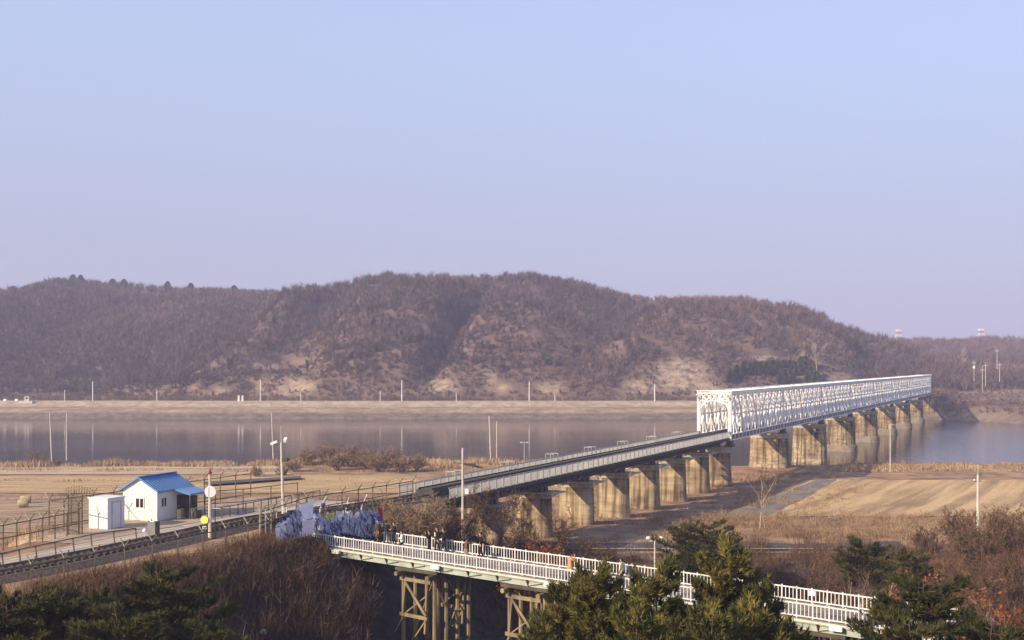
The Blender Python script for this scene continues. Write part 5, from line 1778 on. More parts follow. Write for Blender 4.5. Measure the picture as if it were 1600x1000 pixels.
# oaks that keep their dead leaves
for i, (px, d, h, st, per, lab) in enumerate([(880, 106, 832, 7, 3, 'rust-red leafy oak behind the far railing of the footbridge'), (1465, 86, 872, 7, 2, 'copper-leaved oak above the dark right pine'), (1432, 84, 884, 5, 2, 'small orange-leaved oak at the left of the copper one'),
                                             (1586, 57, 926, 10, 6, 'deep red leafy oak in the lower right corner'), (1545, 63, 975, 5, 3, 'low red-leaved oak bush at the bottom right')]):
    t, tips = shrub(lab, 'tree', px, d, h, st, 0.75, 120 + i, 'twigs', 'bark', 'oak_tree', levels=2, kids=7, r0=0.06, twig_w=0.028, up=0.25)
    leafy(t, tips, 130 + i, per * 3, 0.13, keep=0.9 if i in (0, 3) else 0.7)
# two pale bare trees far off beyond the truss
for i, (px, by, tp, lab) in enumerate([(1276, 584, 534, 'tall pale bare tree standing before the wooded slope behind the truss'), (1503, 577, 540, 'pale round-headed bare tree by the far house on the right bank')]):
    d = hill_hit(px, by) if i == 0 else 800.0
    q = at(px, d, 0); q.z = hz_(q.x, q.y) if i == 0 else CAMZ - (by - HOR) * d / F
    h_ = CAMZ - (tp - HOR) * d / F - q.z
    t = thing('bare_tree', lab, 'tree', q)
    T, S, tips = branchy(170 + i, h_, 3, 0.22 if i == 0 else 0.35, levels=2, kids=9, r0=0.28, up=0.5, twig_w=0.22, start=0.3)
    link('trunk', tri_mesh('trunk', T, M['pale_bark']), t)
    link('crown', tri_mesh('crown', S, M['pale_bark']), t)
# bank bushes by the river, far off
for i, (px, d, h, lab) in enumerate([(58, 274, 4.6, 'round bare bush on the river bank by the pole pair'), (92, 270, 2.2, 'small pale dead bush leaning between the poles'), (510, 262, 4.6, 'bare thicket bush on the bank left of the dark one'), (545, 258, 4.4, 'dark bare bush on the river bank in front of the water'),
                                     (575, 255, 3.8, 'bare bush on the bank right of the dark one'), (610, 258, 4.0, 'bare bush on the bank further right'), (650, 250, 3.2, 'bare bush on the bank near the viaduct'), (400, 236, 2.6, 'dark low bush by the farm lane'), (440, 238, 2.4, 'low bush right of the farm lane'),
                                     (480, 262, 3.4, 'low bare bush behind the camera pole'), (528, 250, 3.6, 'wide brown bush at the foot of the dark bank bush'), (592, 248, 3.4, 'wide brown bush on the bank before the further right one'), (628, 246, 3.2, 'brown bank bush between the viaduct and the others'), (460, 248, 2.6, 'small brown bush at the left end of the bank bushes')]):
    shrub(lab, 'shrub', px, d, h * (1.3 if px > 450 else 1.0), 26 if px > 450 else 18, 1.0, 150 + i, 'twigs_gold', 'bark', 'bank_bush', levels=2, kids=7, r0=0.06, twig_w=0.07, up=0.25)


def thicket(n, poly, cond, K, hmin, hmax, spread, name, m, label, w=0.035, twigs=4, tint_c=0.5):
    x0, x1, y0, y1 = poly
    x = rng.uniform(x0, x1, n); y = rng.uniform(y0, y1, n)
    k = cond(x, y)
    x, y = x[k], y[k]; n = len(x)
    z = h_near(x, y) - 0.1
    h = rng.uniform(hmin, hmax, n) * (0.75 + 0.6 * np.clip(fbm(x / 7, y / 7, 3) + 0.4, 0, 1))
    if name == 'thicket':
        h = np.minimum(h, 0.95 + np.maximum(to_so(x, y)[1] - 5.0, 0) * 0.45)
    ang = rng.uniform(0, 2 * PI, (n, K)); tl = rng.uniform(0, 1, (n, K)) ** 0.8 * spread
    d = np.stack([np.cos(ang) * np.sin(tl), np.sin(ang) * np.sin(tl), np.cos(tl)], -1)
    ln = h[:, None] * rng.uniform(0.55, 1.0, (n, K))
    b0 = np.stack([x, y, z], -1)[:, None, :] + rng.normal(size=(n, K, 3)) * np.array([0.35, 0.35, 0])
    tip = b0 + d * ln[..., None]
    V = [slivers(b0.reshape(-1, 3), tip.reshape(-1, 3), np.full(n * K, w))]
    tint = np.clip(tint_c + 0.16 * rng.normal(size=(n, 1)) + 0.12 * rng.normal(size=(n, K)), 0, 1).reshape(-1)
    tt = [tint]
    for j in range(twigs):
        f = rng.uniform(0.35, 0.95, (n, K, 1))
        s_ = b0 * (1 - f) + tip * f
        nd = norm(d * 0.8 + rng.normal(size=d.shape) * 0.55 + np.array([0, 0, 0.25]))
        e = s_ + nd * (ln * rng.uniform(0.2, 0.45, (n, K)))[..., None]
        V.append(slivers(s_.reshape(-1, 3), e.reshape(-1, 3), np.full(n * K, w * 0.85))); tt.append(tint)
    o = link(name, tri_mesh(name, np.concatenate(V), M[m], np.concatenate(tt)))
    return tag(o, label, kind='stuff')


def fb_free(x, y, m=1.5):
    rel = np.stack([np.asarray(x) - FA.x, np.asarray(y) - FA.y], -1)
    tt_ = rel @ np.array([FU.x, FU.y]); ww = rel @ np.array([FN.x, FN.y])
    return (ww > FW + m) | (ww < -m) | (tt_ < 0)


def c_left(x, y):
    s, o = to_so(x, y)
    px = 800 + F * x / y
    gap = (px > 515) & (y > 88)                       # keep the basin under the footbridge open
    rel = np.stack([x - FA.x, y - FA.y], -1)
    tt_ = rel @ np.array([FU.x, FU.y]); ww = rel @ np.array([FN.x, FN.y])
    onfb = (tt_ > 0.5) & (ww > -1.6) & (ww < 6.0)
    return (o > 5.0) & (s < -116) & ~((px > 425) & (px < 500) & (o < 7.0)) & ~onfb & (px < 640) & ~((px > 560) & (o > 12))


thicket(2300, (-52, -4, 52, 108), c_left, 24, 1.6, 3.6, 0.6, 'thicket', 'twigs', 'dense reddish-brown thicket on the railway slope', 0.042, 4, 0.42)
thicket(9000, (-52, -8, 60, 104), lambda x, y: (to_so(x, y)[1] > 1.5) & (to_so(x, y)[1] < 7.5) & (to_so(x, y)[0] < -129) & fb_free(x, y, 0.7) & (800 + F * x / y < 505), 14, 0.45, 1.2, 0.9, 'dry_weeds', 'twigs', 'dry weeds along the top of the railway slope', 0.03, 2, 0.6)


def c_right(x, y):
    px = 800 + F * x / y
    return (px > 1090 - (y - 90) * 2) & fb_free(x, y) & ((fbm(x / 9, y / 9, 2) > -0.25)) & ~((y > 132) & (y < 140) & (px < 1400))


thicket(1900, (14, 75, 72, 132), c_right, 22, 1.2, 3.2, 0.65, 'undergrowth', 'twigs', 'brown undergrowth between the footbridge and the road', 0.044, 4)
thicket(1500, (2, 80, 140, 170), lambda x, y: (800 + F * x / y > 1000) & (fbm(x / 8, y / 8, 2) > -0.35), 20, 0.5, 1.4, 0.8, 'tall_grass', 'reed', 'orange-brown tall grass between the road and the straw field', 0.05, 2, 0.35)
thicket(1100, (-8, 30, 104, 133), lambda x, y: fb_free(x, y) & (fbm(x / 8, y / 8, 2) > -0.2), 18, 0.6, 2.2, 0.75, 'pier_brush', 'twigs', 'brown brush in front of the viaduct piers', 0.036, 3)
thicket(260, (-9, 14, 92, 112), lambda x, y: fb_free(x, y, 2.5) & (to_so(x, y)[1] > 9), 16, 0.4, 1.3, 0.8, 'basin_weeds', 'twigs', 'sparse dark weeds in the basin under the footbridge', 0.03, 2, 0.3)
# dry grass over the slope by the viaduct and along the pier feet
thicket(5200, (-12, 66, 128, 258), lambda x, y: (fbm(x / 10, y / 10, 3) > -0.1) & (np.abs(to_so(x, y)[1]) < 26) & (to_so(x, y)[0] > -92), 9, 0.3, 1.0, 0.9, 'pier_grass', 'reed', 'dry brown grass around the viaduct piers', 0.10, 1, 0.34)


def reeds(n, box, cond, hmin, hmax, w, name, label, tc=0.6, K=1):
    x = rng.uniform(box[0], box[1], n); y = rng.uniform(box[2], box[3], n)
    k = cond(x, y) & (fbm(x / 9 + 40, y / 9, 3) > -0.32); x, y = x[k], y[k]; n = len(x)
    z = h_near(x, y) - 0.1
    h = rng.uniform(hmin, hmax, n) * (0.25 + 1.5 * np.clip(fbm(x / 7, y / 7, 3) + 0.35, 0, 1))
    p0 = np.stack([x, y, z], -1)
    p1 = p0 + np.stack([rng.normal(size=n) * 0.22 * h, rng.normal(size=n) * 0.22 * h, h], -1)
    tint = np.clip(tc + 0.25 * fbm(x / 16, y / 9, 3) + 0.15 * rng.normal(size=n), 0, 1)
    o = link(name, tri_mesh(name, slivers(p0, p1, np.full(n, w)), M['reed'], tint))
    return tag(o, label, kind='stuff')


reeds(46000, (-150, 30, 258, 286), lambda x, y: (np.abs(800 + F * x / y - 800) < 900), 0.7, 1.7, 0.22, 'reeds', 'dry tan reeds along the near river bank', 0.55)
reeds(42000, (50, 150, 236, 284), lambda x, y: (800 + F * x / y > 1290) & (y > 248 + 4 * fbm(x / 20, y / 20, 2)), 0.4, 1.1, 0.22, 'right_reeds', 'dry orange reeds on the right river bank', 0.38)
reeds(26000, (-120, 0, 180, 262), lambda x, y: np.minimum(np.minimum(np.abs(y - 227 - 2 * vnoise(x / 20, 1.1)), np.abs(y - 200 - 6 * vnoise(x / 25, 2.1) - 0.05 * x)), np.abs(y - 249)) < 2.6 + 1.5 * vnoise(x / 8, 6.6), 0.3, 1.0, 0.16, 'field_margin', 'dark dry grass on the banks between the paddies', 0.12)
reeds(9000, (-50, -28, 84, 108), lambda x, y: (to_so(x, y)[1] < -13.6) & (to_so(x, y)[1] > -30) & (to_so(x, y)[0] < -140), 0.3, 0.9, 0.06, 'slope_grass', 'orange dry grass on the slope behind the rusty fence', 0.3)
reeds(7000, (-46, -14, 66, 112), lambda x, y: (np.abs(to_so(x, y)[1] + 3.9 + 0.5 * vnoise(x / 3, y / 3)) < 0.7) | ((to_so(x, y)[1] < -16.4) & (to_so(x, y)[1] > -18.5) & (to_so(x, y)[0] > -141)), 0.1, 0.4, 0.04, 'verge_grass', 'short dry grass along the concrete track', 0.4)


# ------------------------------------------------------------------ pines
def pine(label, px, d, top_py, rad, seed, m='needles', style='open', group=None, ntuft=900, base=None):
    g = np.random.default_rng(seed)
    q = place(px, d, 0.2)
    if base is not None: q.z = base
    H = CAMZ - (top_py - HOR) * d / F - q.z
    t = thing('pine_tree', label, 'tree', q, group=group)
    b = MB(); prev = Vector((0, 0, 0)); nodes = [prev]
    bend = Vector((g.normal() * 0.05, g.normal() * 0.05, 1))
    for i in range(8):
        nx = prev + Vector((bend.x + g.normal() * 0.06, bend.y + g.normal() * 0.06, 1)) * (H * 0.97 / 8)
        r0_ = 0.17 * (1 - i / 8.5); r1_ = 0.17 * (1 - (i + 1) / 8.5)
        b.tube(prev, nx, r0_, r1_, 7, cap=False); prev = nx; nodes.append(nx)
    b.build('trunk', M['pine_bark'], t)

    def tr_at(u):
        k = min(int(u * 8), 7); f = u * 8 - k
        return nodes[k].lerp(nodes[k + 1], f)
    lb = MB(); C = []; Dr = []; S = []
    nl = 46 if style == 'open' else 36
    for i in range(nl):
        u = (0.16 if style == 'open' else 0.3) + (0.82 if style == 'open' else 0.68) * (i + g.uniform(0, 1)) / nl
        prof = (1.05 - u) ** 0.55 * 1.25 if style == 'open' else (0.45 + 0.85 * math.sin(min(1, (1.02 - u) * 1.6) * PI / 2))
        ln = rad * min(1.1, prof) * g.uniform(0.6, 1.1)
        an = i * 2.4 + g.uniform(-.5, .5)
        rise = g.uniform(0.15, 0.55) if style == 'open' else g.uniform(-0.02, 0.25)
        a = np.array(tr_at(u)); dv = np.array([math.cos(an), math.sin(an), rise]); dv /= np.linalg.norm(dv)
        mid = a + dv * ln * 0.55 + np.array([0, 0, -0.05 * ln]); e = a + dv * ln + np.array([0, 0, 0.10 * ln])
        lb.tube(a, mid, 0.05 * (1.15 - u), 0.03, 5, cap=False); lb.tube(mid, e, 0.03, 0.012, 4, cap=False)
        nt = max(6, int(ntuft / nl * (0.4 + ln / rad)))
        f = g.uniform(0.12, 1.04, nt) ** 0.75
        base_ = np.where((f < 0.55)[:, None], a + (mid - a) * (f / 0.55)[:, None], mid + (e - mid) * ((f - 0.55) / 0.45)[:, None])
        side = np.array([-math.sin(an), math.cos(an), 0])
        latw = ln * (0.42 if style == 'open' else 0.5) * np.sqrt(np.clip(f, 0, 1)) * (1.25 - f * 0.7)
        off = g.uniform(-1, 1, nt) * latw
        vz = g.normal(size=nt) * (0.16 if style == 'open' else 0.09) + np.abs(off) * 0.10
        c = base_ + side * off[:, None] + np.array([0, 0, 1]) * vz[:, None]
        C.append(c)
        out = dv[None, :] * 0.5 + side[None, :] * (np.sign(off) * 0.35)[:, None] + np.array([0, 0, 0.8 if style == 'open' else 0.65]) + g.normal(size=(nt, 3)) * 0.2
        Dr.append(norm(out))
        S.append(np.clip(0.45 + 0.2 * g.normal() + 0.17 * g.normal(size=nt), 0, 1))
        for k_ in range(0, nt, 3):
            w_ = c[k_] - base_[k_]
            if np.linalg.norm(w_) > 0.1:
                lb.tube(base_[k_], c[k_], 0.014, 0.008, 3, cap=False)
    lb.build('branches', M['pine_bark'], t)
    C = np.concatenate(C); Dr = np.concatenate(Dr); S = np.concatenate(S)
    K = 14
    n = len(C)
    a_ = norm(np.cross(Dr, g.normal(size=Dr.shape))); b_ = np.cross(Dr, a_)
    an = g.uniform(0, 2 * PI, (n, K)); cone = g.uniform(0.05, 1.0, (n, K))
    nd = norm(Dr[:, None, :] * np.cos(cone)[..., None] + (a_[:, None, :] * np.cos(an)[..., None] + b_[:, None, :] * np.sin(an)[..., None]) * np.sin(cone)[..., None])
    st = C[:, None, :] + Dr[:, None, :] * g.uniform(-0.08, 0.16, (n, K, 1))
    ln = g.uniform(0.18, 0.36, (n, K, 1))
    V = slivers(st.reshape(-1, 3), (st + nd * ln).reshape(-1, 3), np.full(n * K, 0.06), g)
    link('crown', tri_mesh('crown', V, M[m], np.repeat(S, K)), t)
    return t


PINES = [
    # label, px, distance, top row, crown radius, style, material, tufts
    ('layered dark pine with a spreading top below the signal mast', 262, 62, 868, 3.1, 'pad', 'needles_dark', 2600),
    ('broad dark pine in the lower left, left of the spreading one', 110, 60, 918, 3.6, 'pad', 'needles_dark', 2800),
    ('low dark pine cut by the lower left corner', 14, 58, 935, 3.2, 'pad', 'needles_dark', 2000),
    ('dark pine at the bottom, below the spreading one', 215, 55, 936, 3.3, 'pad', 'needles_dark', 2600),
    ('dark low pine right of the spreading one', 335, 58, 966, 2.4, 'pad', 'needles_dark', 1300),
    ('sunlit pine beside the second trestle tower', 872, 52, 896, 2.3, 'open', 'needles', 2200),
    ('sunlit pine with a pointed top in front of the footbridge railing', 948, 50, 872, 2.4, 'open', 'needles', 2500),
    ('bushy sunlit pine hiding the middle of the footbridge', 1036, 49, 880, 2.5, 'open', 'needles', 2600),
    ('broad sunlit pine between the bushy one and the tallest one', 1112, 50, 892, 2.6, 'open', 'needles', 2600),
    ('tallest sunlit pine, its tip above the road', 1202, 50, 842, 2.6, 'open', 'needles', 2900),
    ('low sunlit pine in front at the bottom centre right', 980, 45, 944, 2.3, 'open', 'needles', 1900),
    ('low sunlit pine at the bottom below the tallest one', 1170, 45, 942, 2.5, 'open', 'needles', 2100),
    ('low sunlit pine at the bottom, under the bushy one', 1075, 44, 938, 2.3, 'open', 'needles', 1900),
    ('low pine at the bottom beside the dark water', 850, 46, 968, 1.9, 'open', 'needles', 1300),
    ('sunlit pine in the gap between the trestle pine and the pointed one', 908, 51, 902, 2.3, 'open', 'needles', 2300),
    ('sunlit pine right behind the tallest one, lower and rounder', 1160, 52, 888, 2.5, 'open', 'needles', 2300),
    ('small pine at the bottom before the notice plate', 1290, 47, 966, 1.7, 'open', 'needles_dark', 1000),
    ('wide dark green pine with layered pads in front of the copper oak', 1455, 60, 893, 3.4, 'pad', 'needles_dark', 3600),
    ('dark pine at the bottom right, below the wide one', 1405, 52, 956, 2.8, 'pad', 'needles_dark', 2400),
    ('dark pine at the bottom, touching the red oak', 1515, 54, 950, 2.4, 'pad', 'needles_dark', 1900),
    ('grey-green pine by the park lamp', 1082, 112, 818, 3.6, 'pad', 'needles_dark', 1800),
    ('lower grey-green pine right of the park lamp', 1125, 108, 838, 3.0, 'pad', 'needles_dark', 1300),
    ('dull green pine in the brown thicket behind the saplings', 1352, 110, 846, 2.6, 'pad', 'needles_dark', 1100),
    ('small green pine at the foot of the concrete pole', 1528, 122, 836, 2.0, 'pad', 'needles_dark', 800),
    ('small green pine in the thicket above the copper oak', 1430, 100, 862, 2.0, 'pad', 'needles_dark', 700),
]
for i, (lab, px, d, tp, rad, sty, m, nt) in enumerate(PINES):
    pine(lab, px, d, tp, rad * (1.3 if sty == 'open' else 1.12), 300 + i, m, sty, ntuft=int(nt * (1.5 if sty == 'open' else 1.35)))

# ------------------------------------------------------------------ people on the footbridge
def plain(name, c, rough=0.8):
    return mat(name, c, tuple(v * 0.75 for v in c), 6, rough)


SKIN = plain('skin', (0.52, 0.33, 0.24), 0.55)
CLOTH = {k: plain('cloth_' + k, c) for k, c in dict(black=(0.008, 0.008, 0.009), navy=(0.014, 0.017, 0.034), brown=(0.13, 0.075, 0.045), olive=(0.22, 0.19, 0.11), blue=(0.03, 0.04, 0.16),
                                                   white=(0.80, 0.78, 0.74), grey=(0.28, 0.25, 0.22), tan=(0.50, 0.27, 0.14), cream=(0.68, 0.60, 0.40), charcoal=(0.02, 0.019, 0.019), denim=(0.07, 0.085, 0.13)).items()}
HAIRM = plain('hair', (0.02, 0.016, 0.014))
SHOE = plain('shoe', (0.03, 0.025, 0.022))


def skin_body(verts, edges, radii):
    me = bpy.data.meshes.new('body')
    me.from_pydata(verts, edges, [])
    o = bpy.data.objects.new('body', me)
    COL.objects.link(o)
    md = o.modifiers.new('skin', 'SKIN')
    md.use_smooth_shade = True
    for v, r in zip(me.skin_vertices[0].data, radii):
        v.radius = r if isinstance(r, tuple) else (r, r)
    me.skin_vertices[0].data[0].use_root = True
    sb = o.modifiers.new('sub', 'SUBSURF'); sb.levels = 1; sb.render_levels = 1
    dg = bpy.context.evaluated_depsgraph_get()
    ev = o.evaluated_get(dg)
    me2 = bpy.data.meshes.new_from_object(ev)
    bpy.data.objects.remove(o); bpy.data.meshes.remove(me)
    return me2


def person(label, t, w, rz, jacket, trousers, pose='stand', h=1.70, coat=None, bald=False, lean=0.0, stride=0.12, group='visitors on the footbridge'):
    k = 1.05 * h / 1.72
    hips = 0.92
    ly = lean
    V = []; E = []; Rr = []

    def av(p, r, par=None):
        V.append((p[0] * k, p[1] * k, p[2] * k)); Rr.append(tuple(x * k * 1.22 for x in r) if isinstance(r, tuple) else r * k * 1.25)
        if par is not None: E.append((par, len(V) - 1))
        return len(V) - 1
    pel = av((0, 0, hips), (0.155, 0.115))
    wai = av((0, ly * 0.3, 1.10), (0.145, 0.11), pel)
    che = av((0, ly * 0.75, 1.32), (0.175, 0.125), wai)
    nb = av((0, ly * 1.0, 1.455), (0.075, 0.065), che)
    nk = av((0, ly * 1.1 + 0.015, 1.52), 0.052, nb)
    A = {}
    for sg in (-1, 1):
        hp = av((sg * 0.095, 0, 0.86), (0.105, 0.11), pel)
        kn = av((sg * 0.105, 0.03 + sg * stride * 0.5, 0.48), 0.068, hp)
        an = av((sg * 0.11, sg * stride - 0.02, 0.10), 0.047, kn)
        av((sg * 0.125, sg * stride + 0.15, 0.045), 0.045, an)
        sh = av((sg * 0.185, ly * 0.9, 1.405), 0.072, che)
        S = Vector((sg * 0.185, ly * 0.9, 1.405))
        if pose == 'stand':
            el = S + Vector((sg * 0.06, -0.02, -0.29)); wr = el + Vector((sg * 0.0, 0.07, -0.25)); hd = Vector((0, 0.02, -0.09))
        elif pose == 'hips':
            el = S + Vector((sg * 0.24, -0.08, -0.20)); wr = S + Vector((sg * 0.0, 0.05, -0.42)); hd = Vector((-sg * 0.06, 0.03, -0.05))
        elif pose == 'camera':
            el = S + Vector((sg * 0.13, 0.17, -0.18)); wr = Vector((sg * 0.10, ly + 0.27, 1.53)); hd = Vector((-sg * 0.03, 0.04, 0.07))
        elif pose == 'hold':
            el = S + Vector((sg * 0.07, 0.03, -0.28)); wr = el + Vector((-sg * 0.08, 0.23, 0.04)); hd = Vector((-sg * 0.02, 0.09, 0.01))
        elif pose == 'point':
            el = S + (Vector((0.1, 0.24, -0.08)) if sg > 0 else Vector((-0.06, -0.02, -0.29))); wr = el + (Vector((0.02, 0.25, 0.04)) if sg > 0 else Vector((0, 0.06, -0.25))); hd = Vector((0, 0.09, 0)) if sg > 0 else Vector((0, 0.02, -0.09))
        e_ = av(el, 0.052, sh); w_ = av(wr, 0.036, e_); h_ = av(wr + hd * 0.8, (0.042, 0.026), w_)
        A[sg] = (wr, hd.normalized())
    me = skin_body(V, E, Rr)
    mats = [CLOTH[jacket], CLOTH[trousers], SKIN, SHOE, HAIRM]
    me.materials.clear()
    for m_ in mats: me.materials.append(m_)
    for p in me.polygons:
        c = p.center / k
        mi = 0
        if c.z < 0.1: mi = 3
        elif c.z < 0.90 and abs(c.x) < 0.23 and not any((c - A[s_][0]).length < 0.14 for s_ in A): mi = 1
        elif c.z > 1.475 and abs(c.x) < 0.1 and (c - Vector((0, ly, 1.5))).length < 0.12: mi = 2
        for s_ in A:
            if (c - A[s_][0]).dot(A[s_][1]) > 0.012 and (c - A[s_][0]).length < 0.16: mi = 2
        p.material_index = mi
        p.use_smooth = True
    # head with face and five fingers per hand joined into the same mesh
    hb_ = MB(); hc = Vector((0, ly * 1.15 + 0.03, 1.63)) * k
    n = 14; rs = []
    for z, rx, ry, yo in ((-.115, .02, .03, .03), (-.105, .045, .05, .025), (-.07, .062, .075, .014), (-.03, .071, .088, .004), (.02, .075, .095, -.002), (.06, .072, .092, -.008), (.09, .058, .075, -.012), (.11, .03, .04, -.012), (.116, .008, .01, -.012)):
        rs.append([(hc.x + rx * k * math.cos(2 * PI * i / n), hc.y + (yo + ry * math.sin(2 * PI * i / n)) * k, hc.z + z * k) for i in range(n)])
    hb_.rings(rs, 2)
    hb_.add([hc + Vector(v) * k for v in ((-.014, .082, -.03), (.014, .082, -.03), (0, .116, -.028), (0, .088, .015))], [(0, 1, 2), (1, 3, 2), (3, 0, 2)], 2)
    for sg in (-1, 1):
        hb_.box(hc + Vector((sg * .032, .091, .008)) * k, (.022 * k, .012 * k, .012 * k), 0, 4)
        hb_.box(hc + Vector((sg * .077, -.005, -.01)) * k, (.014 * k, .035 * k, .06 * k), 0, 2)
        wr, dv = A[sg]
        s1 = dv.cross(Vector((0, 0, 1)) if abs(dv.z) < .8 else Vector((0, 1, 0))).normalized(); s2 = s1.cross(dv)
        for f_, (o_, l_) in enumerate(((-.028, .068), (-.010, .078), (.009, .074), (.027, .058))):
            a = (wr + dv * .075 + s1 * o_) * k; m_ = a + (dv * l_ * .55 + s2 * .012) * k; e = m_ + (dv * l_ * .4 + s2 * .03) * k
            hb_.tube(a, m_, .0095 * k, .0085 * k, 5, 2); hb_.tube(m_, e, .0085 * k, .006 * k, 5, 2)
        a = (wr + dv * .03 + s1 * sg * .03) * k; hb_.tube(a, a + (dv * .045 + s1 * sg * .035) * k, .011 * k, .008 * k, 5, 2)
    hb_.box(hc + Vector((0, .083, -.068)) * k, (.042 * k, .012 * k, .008 * k), 0, 4)
    mh = hb_.mesh('head', mats, True)
    bmx = bmesh.new(); bmx.from_mesh(me); bmx.from_mesh(mh); bmx.to_mesh(me); bmx.free()
    p0 = fb(t, w, 0.0)
    root = thing('person', label, 'person', p0, FANG + rz, group)
    link('body', me, root)
    if not bald:
        b = MB(); rs = []
        for z, rx, ry, yo in ((-.06, .078, .06, -.045), (-.01, .083, .085, -.024), (.04, .083, .098, -.012), (.085, .07, .088, -.012), (.115, .04, .05, -.014), (.128, .01, .012, -.014)):
            rs.append([(hc.x + rx * k * math.cos(2 * PI * i / n), hc.y + (yo + ry * math.sin(2 * PI * i / n)) * k, hc.z + z * k) for i in range(n)])
        b.rings(rs); b.build('hair', HAIRM, root, True)
    if coat:
        b = MB(); rs = []
        for z, rx, ry in ((.42, .27, .23), (.7, .235, .20), (.95, .20, .165), (1.15, .185, .15), (1.34, .215, .155), (1.43, .13, .10)):
            rs.append([(rx * k * math.cos(2 * PI * i / n) * (1 + .05 * (i % 2)), (ly * max(0, z - .9) * 1.6 + ry * math.sin(2 * PI * i / n)) * k, z * k) for i in range(n)])
        b.rings(rs); b.build('coat', CLOTH[coat], root, True)
    return root


def held(name, label, cat, root_t, root_w, rz, off, size, m):
    p = fb(root_t, root_w); a = FANG + rz
    o = MB().box((0, 0, 0), size).build(name, m)
    o.location = p + Vector((off[0] * math.cos(a) - off[1] * math.sin(a), off[0] * math.sin(a) + off[1] * math.cos(a), off[2]))
    o.rotation_euler = (0, 0, a)
    return tag(o, label, cat)


def tw(px, py):
    """deck position under the photograph's point"""
    best = None
    for i in range(0, 900):
        t = i * 0.06
        for j in range(-4, 26):
            w = j * 0.2
            q = fb(t, w)
            e = (800 + F * q.x / q.y - px) ** 2 + (HOR + F * (CAMZ - q.z) / q.y - py) ** 2
            if best is None or e < best[0]: best = (e, t, w)
    return best[1], best[2]


# facing: 0 looks away across the bridge, pi towards the camera, pi/2 to the left end
FOLK = [
    ('man in an olive jacket leaning towards the wall of flags', (500, 842), -0.2, 'olive', 'olive', 'hold', 1.66, None, 0.10),
    ('person in a dark blue jacket stooping at the foot of the flags', (526, 840), 0.5, 'blue', 'black', 'hold', 1.45, None, 0.26),
    ('person in a long brown coat leading the group by the flags', (592, 848), 1.2, 'brown', 'brown', 'stand', 1.66, 'brown', 0.05),
    ('dark-clad person with a pale face, second in the group by the flags', (600, 846), 2.6, 'charcoal', 'black', 'stand', 1.72, None, 0.0),
    ('person in navy with bare dark head turned away in the group', (607, 849), 0.4, 'navy', 'denim', 'stand', 1.74, None, 0.0),
    ('dark-clad man with light hair beside the person in white', (616, 852), 2.2, 'black', 'black', 'hold', 1.74, None, 0.0),
    ('person in a white jacket and black trousers by the railing', (628, 864), 2.4, 'white', 'black', 'hold', 1.62, None, 0.0),
    ('person in black raising a camera to the face', (671, 866), 2.2, 'black', 'black', 'camera', 1.70, None, 0.0),
    ('tall person in black standing between the photographer and a companion', (683, 862), 2.8, 'black', 'charcoal', 'stand', 1.80, None, 0.0),
    ('person in black holding up a white paper', (693, 863), 2.5, 'black', 'denim', 'point', 1.72, None, 0.0),
    ('person in a brown top and grey trousers seen from behind', (728, 876), -0.5, 'brown', 'grey', 'point', 1.62, None, 0.05),
    ('man all in black standing with his hands on his hips', (752, 871), 2.2, 'black', 'black', 'hips', 1.76, None, 0.0),
    ('person in a long tan coat with raised arms and black hair', (891, 906), -0.4, 'tan', 'black', 'camera', 1.74, 'tan', 0.0),
    ('person in dark clothes half hidden by the pointed pine', (947, 914), 1.0, 'charcoal', 'black', 'stand', 1.66, None, 0.0),
    ('person in a cream jacket walking left behind the pines', (972, 914), 1.5, 'cream', 'charcoal', 'stand', 1.70, None, 0.0),
    ('person in blue-grey clothes close behind the one in cream', (984, 918), 1.3, 'denim', 'grey', 'stand', 1.60, None, 0.05),
]
for i, (lab, (px, py), rz, jk, tr, po, h, ct, ln_) in enumerate(FOLK):
    t, w = tw(px, py)
    w = min(max(w, 0.4), FW - 0.45)
    person(lab, t, w, rz, jk, tr, po, h, ct, False, ln_, 0.12 if i % 3 else 0.2)
    if po == 'camera':
        held('camera', 'small black camera held up by the person in ' + ('a tan coat' if jk == 'tan' else 'black'), 'camera', t, w, rz, (0, 0.33, 1.60), (0.14, 0.08, 0.10), M['black'])
    if jk == 'black' and po == 'point':
        held('paper', 'white sheet of paper in the hand of a person in black', 'paper', t, w, rz, (0.3, 0.62, 1.36), (0.22, 0.03, 0.3), M['sign_white'])


# ------------------------------------------------------------------ wall of ribbons, flags and banners at the head of the footbridge
def cmat(name, c):
    m = mat(name, c, tuple(v * 0.85 for v in c), 3, 0.85)
    nt = m.node_tree; n = nt.nodes; bs = n["Principled BSDF"]
    tr = n.new("ShaderNodeBsdfTranslucent"); mx = n.new("ShaderNodeMixShader"); mx.inputs[0].default_value = 0.3
    src = bs.inputs["Base Color"].links[0].from_socket
    nt.links.new(src, tr.inputs[0]); nt.links.new(bs.outputs[0], mx.inputs[1]); nt.links.new(tr.outputs[0], mx.inputs[2])
    nt.links.new(mx.outputs[0], n["Material Output"].inputs[0])
    return m


